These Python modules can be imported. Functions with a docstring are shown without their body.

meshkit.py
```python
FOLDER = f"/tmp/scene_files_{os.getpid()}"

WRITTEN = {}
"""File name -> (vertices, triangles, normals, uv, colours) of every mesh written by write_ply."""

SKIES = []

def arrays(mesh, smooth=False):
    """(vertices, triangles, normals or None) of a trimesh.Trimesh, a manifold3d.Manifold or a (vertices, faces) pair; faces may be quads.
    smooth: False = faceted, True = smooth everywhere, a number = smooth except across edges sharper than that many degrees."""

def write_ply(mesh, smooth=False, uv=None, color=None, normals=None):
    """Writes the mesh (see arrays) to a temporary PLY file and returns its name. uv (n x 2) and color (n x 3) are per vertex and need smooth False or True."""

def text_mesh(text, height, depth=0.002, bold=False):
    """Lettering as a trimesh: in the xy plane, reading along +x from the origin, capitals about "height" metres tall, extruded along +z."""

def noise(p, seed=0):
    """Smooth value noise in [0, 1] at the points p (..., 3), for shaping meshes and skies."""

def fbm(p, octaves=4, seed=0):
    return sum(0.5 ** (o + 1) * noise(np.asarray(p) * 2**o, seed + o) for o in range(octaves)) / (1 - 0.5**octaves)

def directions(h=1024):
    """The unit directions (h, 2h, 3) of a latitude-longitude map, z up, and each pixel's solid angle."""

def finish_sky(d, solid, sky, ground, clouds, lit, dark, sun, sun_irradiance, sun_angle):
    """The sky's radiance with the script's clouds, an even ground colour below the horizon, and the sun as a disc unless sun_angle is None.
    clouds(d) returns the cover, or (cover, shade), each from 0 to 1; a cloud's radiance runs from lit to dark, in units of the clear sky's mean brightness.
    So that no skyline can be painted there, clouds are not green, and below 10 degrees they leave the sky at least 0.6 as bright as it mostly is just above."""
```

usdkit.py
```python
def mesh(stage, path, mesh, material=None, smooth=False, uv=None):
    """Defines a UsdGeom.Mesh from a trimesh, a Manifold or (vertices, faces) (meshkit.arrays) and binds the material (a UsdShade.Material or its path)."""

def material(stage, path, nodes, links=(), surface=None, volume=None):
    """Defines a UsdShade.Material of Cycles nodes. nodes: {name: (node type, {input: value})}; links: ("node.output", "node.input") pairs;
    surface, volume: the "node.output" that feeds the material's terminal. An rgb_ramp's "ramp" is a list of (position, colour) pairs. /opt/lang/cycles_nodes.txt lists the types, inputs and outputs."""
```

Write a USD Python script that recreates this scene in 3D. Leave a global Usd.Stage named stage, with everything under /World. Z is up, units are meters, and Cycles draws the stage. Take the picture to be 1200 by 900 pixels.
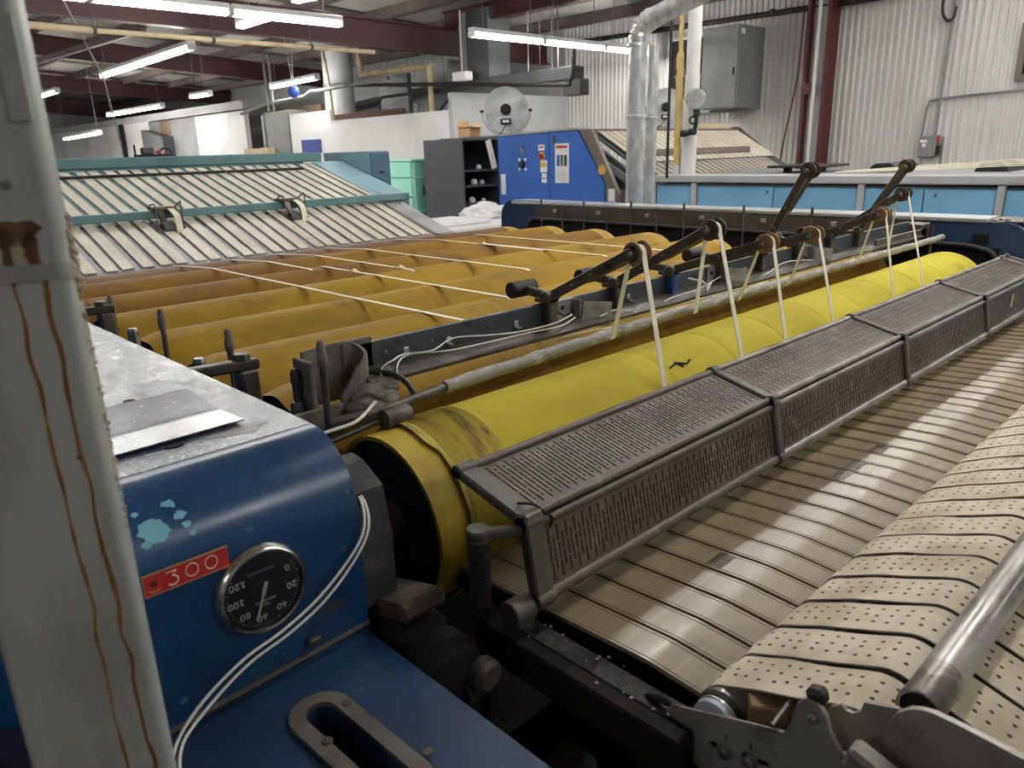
import math, random
import numpy as np, trimesh, shapely
from shapely.geometry import Polygon, Point, LineString, box as sbox
from shapely.ops import unary_union
import usdkit, meshkit
from pxr import Usd, UsdGeom, UsdLux, Gf, Sdf, Vt

rng = random.Random(7)
stage = Usd.Stage.CreateInMemory()
UsdGeom.SetStageUpAxis(stage, UsdGeom.Tokens.z)
UsdGeom.SetStageMetersPerUnit(stage, 1.0)
UsdGeom.Xform.Define(stage, '/World')

# ------------------------------------------------------------------ camera
YAW, PITCH, ROLL = map(math.radians, (46.5296, 17.1836, 1.7186))
CAM = (0.0, 0.0, 1.6)
fw = np.array([math.cos(PITCH) * math.cos(YAW), math.cos(PITCH) * math.sin(YAW), -math.sin(PITCH)])
rt = np.cross(fw, [0, 0, 1]); rt /= np.linalg.norm(rt)
dn = np.cross(fw, rt)
rt, dn = math.cos(ROLL) * rt + math.sin(ROLL) * dn, -math.sin(ROLL) * rt + math.cos(ROLL) * dn
cam = UsdGeom.Camera.Define(stage, '/World/camera')
m = Gf.Matrix4d(*rt, 0, *(-dn), 0, *(-fw), 0, *CAM, 1)
cam.AddTransformOp().Set(m)
cam.CreateHorizontalApertureAttr(36.0)
cam.CreateVerticalApertureAttr(27.0)
cam.CreateFocalLengthAttr(881.06 / 1200 * 36)
cam.CreateClippingRangeAttr(Gf.Vec2f(0.02, 300))
cam.CreateExposureAttr(0.0)
cam.CreateFStopAttr(9.0)
cam.CreateFocusDistanceAttr(1.8)
TUBE = 62.0            # radiance of the fluorescent tubes
EXPO = 0.0
cam.GetExposureAttr().Set(EXPO)

# ------------------------------------------------------------------ helpers
def lin(c):
    c = np.asarray(c, float) / 255.0
    return np.where(c <= 0.04045, c / 12.92, ((c + 0.055) / 1.055) ** 2.4)

def mat(name, c, rough=0.5, metal=0.0, layers=(), bump=None, spec=0.5, rlayer=None, emit=None, obj=False, wave=None):
    """layers: (sRGB colour, (sx, sy, sz), lo, hi[, detail]) noise patches over the base colour."""
    nodes = {'p': ('principled_bsdf', {'roughness': rough, 'metallic': metal, 'specular_ior_level': spec})}
    links = []
    nodes['g'] = ('texture_coordinate', {}) if obj else ('geometry', {})
    src = 'g.object' if obj else 'g.position'
    last = None
    base = lin(c)
    for i, L in enumerate(layers):
        col, sc, lo, hi = L[:4]
        det = L[4] if len(L) > 4 else 4
        nodes[f'm{i}'] = ('mapping', {'scale': sc, 'location': (i * 3.7, i * 1.3, i * 5.1)})
        nodes[f'n{i}'] = ('noise_texture', {'scale': 1.0, 'detail': det, 'roughness': 0.6})
        nodes[f'r{i}'] = ('map_range', {'from_min': lo, 'from_max': hi, 'to_min': 0.0, 'to_max': 1.0, 'clamp': True})
        nodes[f'x{i}'] = ('mix', {'mix_type': 'mix', 'color1': base, 'color2': lin(col)})
        links += [(src, f'm{i}.vector'), (f'm{i}.vector', f'n{i}.vector'), (f'n{i}.fac', f'r{i}.value'), (f'r{i}.result', f'x{i}.fac')]
        if last:
            links.append((last, f'x{i}.color1'))
        last = f'x{i}.color'
    if last:
        links.append((last, 'p.base_color'))
    else:
        nodes['p'][1]['base_color'] = base
    if rlayer:
        sc, lo, hi, a, b = rlayer
        nodes['rm'] = ('mapping', {'scale': sc})
        nodes['rn'] = ('noise_texture', {'scale': 1.0, 'detail': 4})
        nodes['rr'] = ('map_range', {'from_min': lo, 'from_max': hi, 'to_min': a, 'to_max': b, 'clamp': True})
        links += [(src, 'rm.vector'), ('rm.vector', 'rn.vector'), ('rn.fac', 'rr.value'), ('rr.result', 'p.roughness')]
    if bump:
        sc, dist = bump
        nodes['bm'] = ('mapping', {'scale': sc})
        nodes['bn'] = ('noise_texture', {'scale': 1.0, 'detail': 4})
        nodes['b'] = ('bump', {'strength': 1.0, 'distance': dist})
        links += [(src, 'bm.vector'), ('bm.vector', 'bn.vector'), ('bn.fac', 'b.height'), ('b.normal', 'p.normal')]
    if wave:
        axis, scale, dist = wave
        nodes['wt'] = ('wave_texture', {'bands_direction': axis, 'scale': scale, 'profile': 'sine'})
        nodes['b'] = ('bump', {'strength': 1.0, 'distance': dist})
        links += [(src, 'wt.vector'), ('wt.fac', 'b.height'), ('b.normal', 'p.normal')]
    if emit:
        nodes['p'][1]['emission_color'] = lin(emit[0]); nodes['p'][1]['emission_strength'] = emit[1]
    return usdkit.material(stage, '/World/Looks/' + name, nodes, links, surface='p.BSDF')

class M:
    """collects shapes into one mesh"""
    def __init__(s): s.v, s.f, s.n = [], [], 0
    def add(s, v, f):
        v = np.asarray(v, float); f = np.asarray(f, int)
        if f.shape[1] == 4: f = np.vstack([f[:, [0, 1, 2]], f[:, [0, 2, 3]]])
        s.v.append(v); s.f.append(f + s.n); s.n += len(v); return s
    def tri(s, t): return s.add(t.vertices, t.faces)
    def get(s): return np.vstack(s.v), np.vstack(s.f)
    # axis box with chamfered edges
    def box(s, x0, x1, y0, y1, z0, z1, c=0.0):
        return s.obox(((x0 + x1) / 2, (y0 + y1) / 2, (z0 + z1) / 2), np.eye(3), (abs(x1 - x0) / 2, abs(y1 - y0) / 2, abs(z1 - z0) / 2), c)
    def obox(s, ctr, ax, h, c=0.0):
        h = np.asarray(h, float); ax = np.asarray(ax, float)
        if c <= 0:
            v = BOXV * h; f = BOXF
        else:
            c = min(c, 0.45 * h.min())
            v = CHV_S * (h - c * CHV_K); f = CHF
        return s.add(v @ ax + np.asarray(ctr), f)
    def bar(s, p, q, w, t, up=(0, 0, 1), c=0.0):
        """rectangular bar from p to q, w wide across, t thick along up"""
        p, q = np.asarray(p, float), np.asarray(q, float)
        d = q - p; L = np.linalg.norm(d); d /= L
        a = np.cross(up, d); a /= np.linalg.norm(a); b = np.cross(d, a)
        return s.obox((p + q) / 2, np.array([d, a, b]), (L / 2, w / 2, t / 2), c)
    def lathe(s, p, d, prof, n=20, cap=True):
        """prof: (distance along d, radius) pairs"""
        p, d = np.asarray(p, float), np.asarray(d, float); d = d / np.linalg.norm(d)
        a = np.cross(d, [0, 0, 1.0]);
        if np.linalg.norm(a) < 1e-3: a = np.cross(d, [1.0, 0, 0])
        a /= np.linalg.norm(a); b = np.cross(d, a)
        th = np.linspace(0, 2 * np.pi, n, endpoint=False)
        ring = np.cos(th)[:, None] * a + np.sin(th)[:, None] * b
        V = np.vstack([p + d * t + ring * r for t, r in prof])
        F = []
        for i in range(len(prof) - 1):
            for j in range(n):
                k = (j + 1) % n
                F.append((i * n + j, i * n + k, (i + 1) * n + k, (i + 1) * n + j))
        F = np.array(F); F = np.vstack([F[:, [0, 1, 2]], F[:, [0, 2, 3]]])
        if cap:
            m0 = len(V); V = np.vstack([V, p + d * prof[0][0], p + d * prof[-1][0]])
            e = []
            o = (len(prof) - 1) * n
            for j in range(n):
                k = (j + 1) % n
                e.append((m0, k, j)); e.append((m0 + 1, o + j, o + k))
            F = np.vstack([F, e])
        return s.add(V, F)
    def cyl(s, p, q, r, n=14, r2=None, ch=0.0):
        p, q = np.asarray(p, float), np.asarray(q, float); L = np.linalg.norm(q - p); r2 = r if r2 is None else r2
        prof = [(0, r), (L, r2)] if ch <= 0 else [(0, r - ch), (ch, r), (L - ch, r2), (L, r2 - ch)]
        return s.lathe(p, q - p, prof, n)
    def tube(s, pts, r, n=8):
        pts = np.asarray(pts, float); k = len(pts)
        rr = np.full(k, r) if np.ndim(r) == 0 else np.asarray(r)
        T = np.gradient(pts, axis=0); T /= np.linalg.norm(T, axis=1, keepdims=True)
        a = np.cross(T[0], [0, 0, 1.0])
        if np.linalg.norm(a) < 0.1: a = np.cross(T[0], [1.0, 0, 0])
        th = np.linspace(0, 2 * np.pi, n, endpoint=False)
        V = []
        for i in range(k):
            a = a - T[i] * a.dot(T[i]); a /= np.linalg.norm(a); b = np.cross(T[i], a)
            V.append(pts[i] + rr[i] * (np.cos(th)[:, None] * a + np.sin(th)[:, None] * b))
        V = np.vstack(V); F = []
        for i in range(k - 1):
            for j in range(n):
                q = (j + 1) % n
                F.append((i * n + j, i * n + q, (i + 1) * n + q)); F.append((i * n + j, (i + 1) * n + q, (i + 1) * n + j))
        c0 = len(V); V = np.vstack([V, pts[0], pts[-1]]); o = (k - 1) * n
        for j in range(n):
            q = (j + 1) % n
            F.append((c0, q, j)); F.append((c0 + 1, o + j, o + q))
        return s.add(V, F)
    def spline(s, pts, r, n=8, k=6): return s.tube(crv(pts, k), r, n)
    def ribbon(s, pts, w, t, side):
        """flat strip of width w and thickness t along pts; side = direction of its width"""
        pts = np.asarray(pts, float); side = np.asarray(side, float)
        T = np.gradient(pts, axis=0); T /= np.linalg.norm(T, axis=1, keepdims=True)
        V = []
        for p, d in zip(pts, T):
            a = side - d * side.dot(d); a /= np.linalg.norm(a); b = np.cross(d, a)
            V += [p + a * w / 2 + b * t / 2, p - a * w / 2 + b * t / 2, p - a * w / 2 - b * t / 2, p + a * w / 2 - b * t / 2]
        F = []
        for i in range(len(pts) - 1):
            for j in range(4):
                q = (j + 1) % 4
                F.append((i * 4 + j, i * 4 + q, (i + 1) * 4 + q, (i + 1) * 4 + j))
        o = (len(pts) - 1) * 4
        F += [(3, 2, 1, 0), (o, o + 1, o + 2, o + 3)]
        return s.add(V, F)
    def poly(s, pg, org, ux, uy, dep):
        """shapely polygon laid out in the plane org + x ux + y uy, extruded by dep along ux x uy"""
        ux, uy = np.asarray(ux, float), np.asarray(uy, float); uz = np.cross(ux, uy)
        for g in getattr(pg, 'geoms', [pg]):
            t = trimesh.creation.extrude_polygon(g, abs(dep), engine='earcut')
            v = t.vertices
            if dep < 0: v = v - [0, 0, abs(dep)]
            s.add(np.asarray(org) + v[:, :1] * ux + v[:, 1:2] * uy + v[:, 2:] * uz, t.faces)
        return s
    def text(s, txt, h, org, ux, uy, dep=0.0005, bold=False, center=True):
        t = meshkit.text_mesh(txt, h, dep, bold)
        v = t.vertices.copy()
        if center: v[:, 0] -= (v[:, 0].max() + v[:, 0].min()) / 2; v[:, 1] -= h / 2
        ux, uy = np.asarray(ux, float), np.asarray(uy, float); uz = np.cross(ux, uy)
        return s.add(np.asarray(org) + v[:, :1] * ux + v[:, 1:2] * uy + v[:, 2:] * uz, t.faces)

BOXV = np.array([(x, y, z) for x in (-1, 1) for y in (-1, 1) for z in (-1, 1)], float)
BOXF = np.array([(0, 1, 3, 2), (4, 6, 7, 5), (0, 4, 5, 1), (2, 3, 7, 6), (0, 2, 6, 4), (1, 5, 7, 3)])
_S, _K = [], []
for sx in (-1, 1):
    for sy in (-1, 1):
        for sz in (-1, 1):
            for k in range(3):
                kk = np.ones(3); kk[k] = 0
                _S.append((sx, sy, sz)); _K.append(kk)
CHV_S, CHV_K = np.array(_S, float), np.array(_K)
_h = trimesh.convex.convex_hull(CHV_S * (1 - 0.3 * CHV_K))
_map = [int(np.argmin(((CHV_S * (1 - 0.3 * CHV_K) - v) ** 2).sum(1))) for v in _h.vertices]
CHF = np.array([[_map[i] for i in t] for t in _h.faces])

def crv(pts, k=6):
    """Catmull-Rom through pts"""
    P = np.asarray(pts, float); P = np.vstack([2 * P[0] - P[1], P, 2 * P[-1] - P[-2]]); out = []
    for i in range(1, len(P) - 2):
        for t in np.linspace(0, 1, k, endpoint=False):
            a, b, c, d = P[i - 1], P[i], P[i + 1], P[i + 2]
            out.append(0.5 * (2 * b + (c - a) * t + (2 * a - 5 * b + 4 * c - d) * t * t + (3 * b - a - 3 * c + d) * t ** 3))
    out.append(P[-2]); return np.array(out)

_used = {}
def numbered(parent, name):
    k = _used.get((parent, name), 0); _used[(parent, name)] = k + 1
    return f'{parent}/{name}' if k == 0 else f'{parent}/{name}_{k:03d}'

class T:
    def __init__(s, path, loc): s.path, s.loc = path, np.asarray(loc, float)

def tag(prim, label=None, cat=None, group=None, kind=None):
    for k, v in (('label', label), ('category', cat), ('group', group), ('kind', kind)):
        if v: prim.SetCustomDataByKey(k, v)

def thing(name, label, cat, loc=(0, 0, 0), group=None, kind=None):
    x = UsdGeom.Xform.Define(stage, numbered('/World', name)); x.AddTranslateOp().Set(Gf.Vec3d(*map(float, loc)))
    tag(x.GetPrim(), label, cat, group, kind)
    return T(str(x.GetPath()), loc)

def part(t, name, mm, mt, smooth=30, label=None, kind=None):
    v, f = mm.get()
    p = numbered(t.path, name)
    ms = usdkit.mesh(stage, p, (v - t.loc, f), mt, smooth=smooth)
    tag(ms.GetPrim(), label, None, None, kind)
    return T(p, t.loc)

def single(name, label, cat, mm, mt, smooth=30, group=None, kind=None):
    v, f = mm.get()
    p = numbered('/World', name)
    ms = usdkit.mesh(stage, p, (v, f), mt, smooth=smooth)
    tag(ms.GetPrim(), label, cat, group, kind)
    return T(p, (0, 0, 0))

def struct(name, mm, mt, smooth=False, label=None):
    return single(name, label, None, mm, mt, smooth, kind='structure')

def copy(t, loc, rotz=0, label=None, cat=None, group=None):
    base = t.path.split('/')[-1]
    x = UsdGeom.Xform.Define(stage, numbered('/World', base))
    x.GetPrim().GetReferences().AddInternalReference(t.path)
    x.ClearXformOpOrder()
    x.AddTranslateOp().Set(Gf.Vec3d(*map(float, loc)))
    if rotz: x.AddRotateZOp().Set(float(rotz))
    x.GetPrim().SetInstanceable(True)
    tag(x.GetPrim(), label, cat, group)

V3 = lambda *a: np.array(a, float)
X, Y, Z = V3(1, 0, 0), V3(0, 1, 0), V3(0, 0, 1)

# ------------------------------------------------------------------ materials
m_floor = mat('floor_concrete', (172, 168, 160), 0.6, layers=[((150, 146, 138), (.8, .8, .8), .4, .65)])
m_rib = mat('white_ribbed_steel', (216, 215, 213), 0.5, layers=[((200, 198, 195), (.5, .5, .25), .45, .7), ((182, 176, 168), (2.5, 2.5, .3), .6, .8)])
m_wht = mat('white_panel', (236, 236, 237), 0.55, layers=[((205, 204, 202), (.6, .6, .6), .5, .75)])
m_wgr = mat('light_grey_panel', (188, 189, 190), 0.6, layers=[((172, 172, 172), (.6, .6, .6), .45, .7)])
m_roof = mat('roof_liner', (196, 194, 192), 0.8, layers=[((160, 158, 156), (.35, .5, .5), .42, .62), ((214, 212, 210), (.9, .7, .7), .6, .75)])
m_maroon = mat('maroon_steel', (74, 38, 41), 0.5, layers=[((60, 33, 36), (.8, .8, .8), .4, .7)])
m_purlin = mat('dull_purlin', (112, 98, 96), 0.6, layers=[((74, 64, 62), (.7, .7, .7), .4, .7)])
m_redcol = mat('red_column', (80, 30, 32), 0.5)
m_dgrey = mat('dark_grey_steel', (72, 74, 77), 0.5, layers=[((58, 58, 60), (2, 2, 2), .45, .65)])
m_mgrey = mat('mid_grey_steel', (128, 130, 130), 0.5, layers=[((112, 112, 112), (1.5, 1.5, 1.5), .45, .65)])
m_brown = mat('brown_door', (112, 92, 74), 0.6)
m_black = mat('black_void', (16, 16, 17), 0.8)
m_soot = mat('sooty_black', (27, 25, 24), 0.65, layers=[((44, 39, 35), (18, 18, 18), .5, .75)], bump=((60, 60, 60), .004))
m_grease = mat('greasy_iron', (58, 54, 50), 0.5, layers=[((84, 78, 72), (14, 14, 14), .5, .72), ((34, 31, 29), (30, 30, 30), .55, .75)], bump=((120, 120, 120), .001), spec=.5)
m_lint = mat('lint_dust', (150, 146, 140), 0.95, layers=[((100, 92, 86), (40, 40, 40), .4, .7)], bump=((150, 150, 150), .003))
m_iron = mat('dark_arm_iron', (88, 82, 77), 0.42, metal=.3, layers=[((112, 104, 96), (12, 12, 12), .5, .7), ((44, 40, 38), (25, 25, 25), .55, .75)], bump=((90, 90, 90), .0006))
m_angle = mat('bluish_angle_iron', (74, 80, 86), 0.42, metal=.3, layers=[((92, 94, 94), (6, 20, 20), .5, .7), ((54, 54, 56), (20, 30, 30), .55, .75)])
m_sheet = mat('dull_galvanised', (186, 188, 190), 0.42, metal=.1, layers=[((160, 162, 164), (9, 9, 9), .45, .66)])
m_zinc = mat('zinc_plate', (176, 176, 174), 0.35, metal=.6, layers=[((140, 138, 134), (20, 20, 20), .5, .7)])
m_steel = mat('bare_steel', (176, 172, 168), 0.3, metal=.45, layers=[((128, 120, 114), (5, 14, 14), .45, .65), ((94, 86, 80), (30, 30, 30), .62, .75)], rlayer=((12, 30, 30), .35, .65, .22, .45))
m_rod = mat('lint_coated_rod', (152, 148, 142), 0.6, metal=.2, layers=[((196, 192, 186), (22, 60, 60), .52, .66), ((90, 86, 82), (9, 40, 40), .55, .7)], bump=((80, 160, 160), .002))
m_blue = mat('navy_enamel', (24, 68, 112), 0.32, layers=[((20, 50, 84), (4, 4, 4), .45, .7), ((92, 112, 136), (70, 70, 70), .66, .72), ((70, 60, 54), (11, 11, 22), .68, .78)], rlayer=((6, 6, 6), .35, .65, .20, .32), spec=.6)
m_bluetop = mat('worn_blue_top', (104, 112, 130), 0.3, layers=[((58, 68, 92), (5, 5, 5), .42, .62), ((168, 170, 178), (190, 190, 190), .54, .64), ((122, 106, 92), (9, 9, 9), .64, .74)], rlayer=((40, 40, 40), .35, .65, .2, .42), bump=((120, 120, 120), .0005), spec=.8)
m_bluestep = mat('step_blue', (26, 58, 92), 0.45, layers=[((20, 42, 68), (5, 5, 5), .4, .65), ((110, 118, 130), (90, 90, 90), .68, .73), ((60, 54, 50), (14, 14, 14), .68, .78)])
m_plate = mat('scuffed_lid', (84, 90, 108), 0.2, layers=[((66, 72, 90), (8, 8, 8), .4, .65), ((170, 172, 178), (110, 110, 110), .63, .7)], spec=.7)
m_lightblue = mat('sky_blue_panel', (130, 186, 222), 0.4, layers=[((122, 176, 212), (2, 2, 2), .4, .7)])
m_teal = mat('teal_enamel', (98, 134, 138), 0.45, layers=[((82, 118, 124), (3, 3, 3), .45, .7)])
m_palebl = mat('pale_blue_cabinet', (146, 178, 192), 0.45, layers=[((132, 164, 180), (3, 3, 3), .4, .7)])
m_mint = mat('mint_locker', (160, 226, 208), 0.45, layers=[((148, 216, 197), (2, 2, 2), .4, .7)])
m_charc = mat('charcoal_shelf', (70, 72, 80), 0.5)
m_ctrl = mat('control_blue', (48, 100, 184), 0.4, layers=[((42, 90, 172), (2, 2, 2), .4, .7)])
m_taupe = mat('taupe_frame', (112, 102, 94), 0.45, layers=[((96, 88, 82), (4, 4, 4), .45, .7)])
m_farblue = mat('far_housing_blue', (48, 72, 112), 0.4, layers=[((38, 56, 86), (5, 5, 5), .45, .7)])
m_farrim = mat('pale_worn_rim', (168, 170, 172), 0.4, layers=[((150, 150, 152), (9, 9, 9), .5, .7)])
m_slat = mat('taupe_apron_slat', (140, 125, 103), 0.30, layers=[((124, 110, 90), (3, 8, 3), .42, .66), ((104, 92, 76), (12, 5, 12), .62, .8), ((152, 138, 116), (4, 60, 4), .55, .7)], rlayer=((6, 10, 6), .35, .65, .25, .30), spec=.5)
m_slatedge = mat('apron_rib_brown', (104, 84, 62), 0.6)
m_exit = mat('cream_delivery_slat', (224, 216, 202), 0.42, layers=[((206, 194, 178), (4, 1.5, 1.5), .42, .66), ((176, 162, 144), (7, 3, 3), .62, .78)])
m_exitlo = mat('delivery_underbed', (150, 148, 156), 0.45, layers=[((196, 192, 206), (5, 2, 2), .5, .62)])
m_belt = None
m_roll = [mat('amber_roll_cloth', (158, 123, 28), 0.68, layers=[((132, 100, 24), (2.2, 7, 7), .42, .66), ((112, 80, 34), (5, 3, 3), .58, .76), ((184, 146, 42), (1.3, 5, 5), .6, .75)], bump=((14, 70, 70), .0012), spec=.2),
          mat('brown_roll_cloth', (142, 104, 30), 0.68, layers=[((118, 82, 28), (2.2, 7, 7), .42, .66), ((98, 70, 42), (5, 3, 3), .54, .74)], bump=((14, 70, 70), .0012), spec=.2),
          mat('dark_roll_cloth', (112, 78, 46), 0.65, layers=[((92, 60, 38), (1.6, 7, 7), .42, .66), ((150, 108, 60), (3, 3, 3), .62, .78)], bump=((14, 70, 70), .0012))]
m_yellow = mat('yellow_ribbed_cloth', (196, 182, 50), 0.66, layers=[((180, 165, 42), (2.5, 5, 5), .42, .66), ((150, 132, 40), (5, 9, 9), .62, .8)], wave=('x', 78, .0004), spec=.2)
m_yellowend = mat('soiled_yellow_cloth', (192, 174, 60), 0.66, layers=[((150, 130, 54), (36, 6, 6), .48, .64), ((84, 70, 42), (60, 9, 9), .58, .70)])
m_yelring = mat('plain_yellow_ply', (196, 172, 48), 0.66, layers=[((164, 138, 44), (10, 8, 8), .45, .68), ((90, 74, 36), (30, 30, 30), .66, .76)])
m_guard = mat('guard_cast_grey', (92, 83, 73), 0.5, metal=.15, layers=[((76, 68, 59), (9, 9, 9), .42, .64), ((124, 114, 102), (25, 25, 25), .58, .72), ((112, 86, 66), (7, 14, 14), .7, .8)])
m_guardrod = mat('guard_polished_rod', (138, 132, 126), 0.32, metal=.6, layers=[((100, 94, 90), (14, 14, 14), .45, .66)])
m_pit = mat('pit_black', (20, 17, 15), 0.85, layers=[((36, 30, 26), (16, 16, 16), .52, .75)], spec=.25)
m_guardpost = mat('guard_post_iron', (84, 80, 74), 0.5, metal=.15, layers=[((104, 98, 90), (20, 20, 20), .5, .7)])
m_cream = mat('cotton_tape', (250, 244, 224), 0.8)
m_wire = mat('white_wire', (240, 238, 230), 0.5)
m_rollend = mat('worn_roll_end', (172, 142, 54), .65, layers=[((140, 106, 40), (20, 8, 8), .45, .66)])
m_farpanel = mat('grimy_inner_panel', (90, 86, 80), 0.6, layers=[((70, 66, 62), (5, 7, 9), .42, .62), ((108, 102, 94), (12, 14, 14), .6, .75)])
m_cast = mat('dusty_casting', (112, 106, 98), 0.7, layers=[((90, 84, 78), (20, 20, 20), .42, .62), ((140, 134, 126), (60, 60, 60), .58, .72)])
m_bwire = mat('black_wire', (22, 22, 24), 0.4)
m_spool = mat('fibre_spool', (158, 128, 96), 0.6, layers=[((110, 84, 62), (30, 30, 30), .45, .65)])
m_spoold = mat('grimy_spool', (64, 54, 48), 0.5, layers=[((96, 74, 56), (30, 30, 30), .5, .7)])
m_bolt = mat('worn_bolt', (150, 146, 142), 0.4, metal=.6, layers=[((80, 74, 70), (60, 60, 60), .5, .65)])
m_galv = mat('galvanised_sheet', (180, 183, 178), 0.42, metal=.2, layers=[((152, 154, 152), (14, 14, 5), .42, .62), ((140, 138, 128), (5, 5, 3), .58, .78)], rlayer=((20, 20, 6), .35, .65, .34, .5))
m_rust = mat('rust_stain', (122, 76, 44), 0.8, layers=[((158, 112, 70), (40, 40, 14), .45, .62), ((92, 62, 44), (80, 80, 30), .58, .7)])
m_rustd = mat('dark_rust', (88, 62, 46), 0.85, layers=[((112, 84, 58), (60, 60, 60), .45, .65)])
m_foam = mat('frayed_foam', (176, 160, 142), 0.9, layers=[((140, 120, 100), (60, 60, 60), .45, .65)])
m_vent = mat('bright_vent_pipe', (216, 218, 218), 0.3, metal=.5, layers=[((210, 212, 214), (9, 9, 4), .42, .62)], rlayer=((20, 20, 8), .35, .65, .18, .36))
m_cpipe = mat('cream_pipe', (196, 180, 150), 0.6, layers=[((168, 146, 116), (3, 3, 3), .5, .7)])
m_wpipe = mat('white_pipe', (222, 222, 220), 0.4)
m_yfoam = mat('yellow_pipe_foam', (216, 190, 126), 0.85, bump=((60, 60, 60), .01))
m_fix = mat('white_fixture', (232, 234, 236), 0.4)
m_tube = mat('lit_tube', (255, 255, 255), 0.4, emit=((255, 253, 246), TUBE))
m_red = mat('red_nameplate', (206, 52, 52), 0.4, layers=[((188, 46, 48), (40, 40, 40), .45, .7)])
m_ink = mat('cream_lettering', (240, 226, 208), 0.5)
m_gold = mat('nameplate_edge', (206, 170, 120), 0.35, metal=.5)
m_dial = mat('dial_black', (16, 17, 20), 0.35)
m_num = mat('dial_white', (214, 214, 208), 0.5)
m_chrome = mat('chrome_bezel', (200, 198, 192), 0.18, metal=1.0, layers=[((110, 100, 92), (50, 50, 50), .6, .75)])
m_chip = mat('light_blue_primer', (122, 190, 208), 0.5)
m_navy = mat('navy_cloth', (40, 44, 82), 0.85)
m_slot = mat('cast_slot_frame', (112, 106, 100), 0.45, metal=.3, layers=[((92, 84, 78), (18, 18, 18), .45, .65)])
m_card = mat('cardboard', (190, 152, 108), 0.8)
m_plate2 = mat('grey_side_plate', (156, 150, 142), 0.4, metal=.15, layers=[((116, 110, 106), (12, 12, 12), .45, .65)])
m_red2 = mat('switch_red', (190, 40, 40), 0.4)
m_yel2 = mat('switch_yellow', (226, 198, 60), 0.5)
m_lens = usdkit.material(stage, '/World/Looks/dial_glass', {'t': ('transparent_bsdf', {'color': (1, 1, 1)}), 'g': ('glossy_bsdf', {'roughness': .05, 'color': (1, 1, 1)}), 'f': ('fresnel', {'IOR': 1.22}), 'x': ('mix_closure', {})},
    [('f.fac', 'x.fac'), ('t.BSDF', 'x.closure1'), ('g.BSDF', 'x.closure2')], surface='x.closure')
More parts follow.
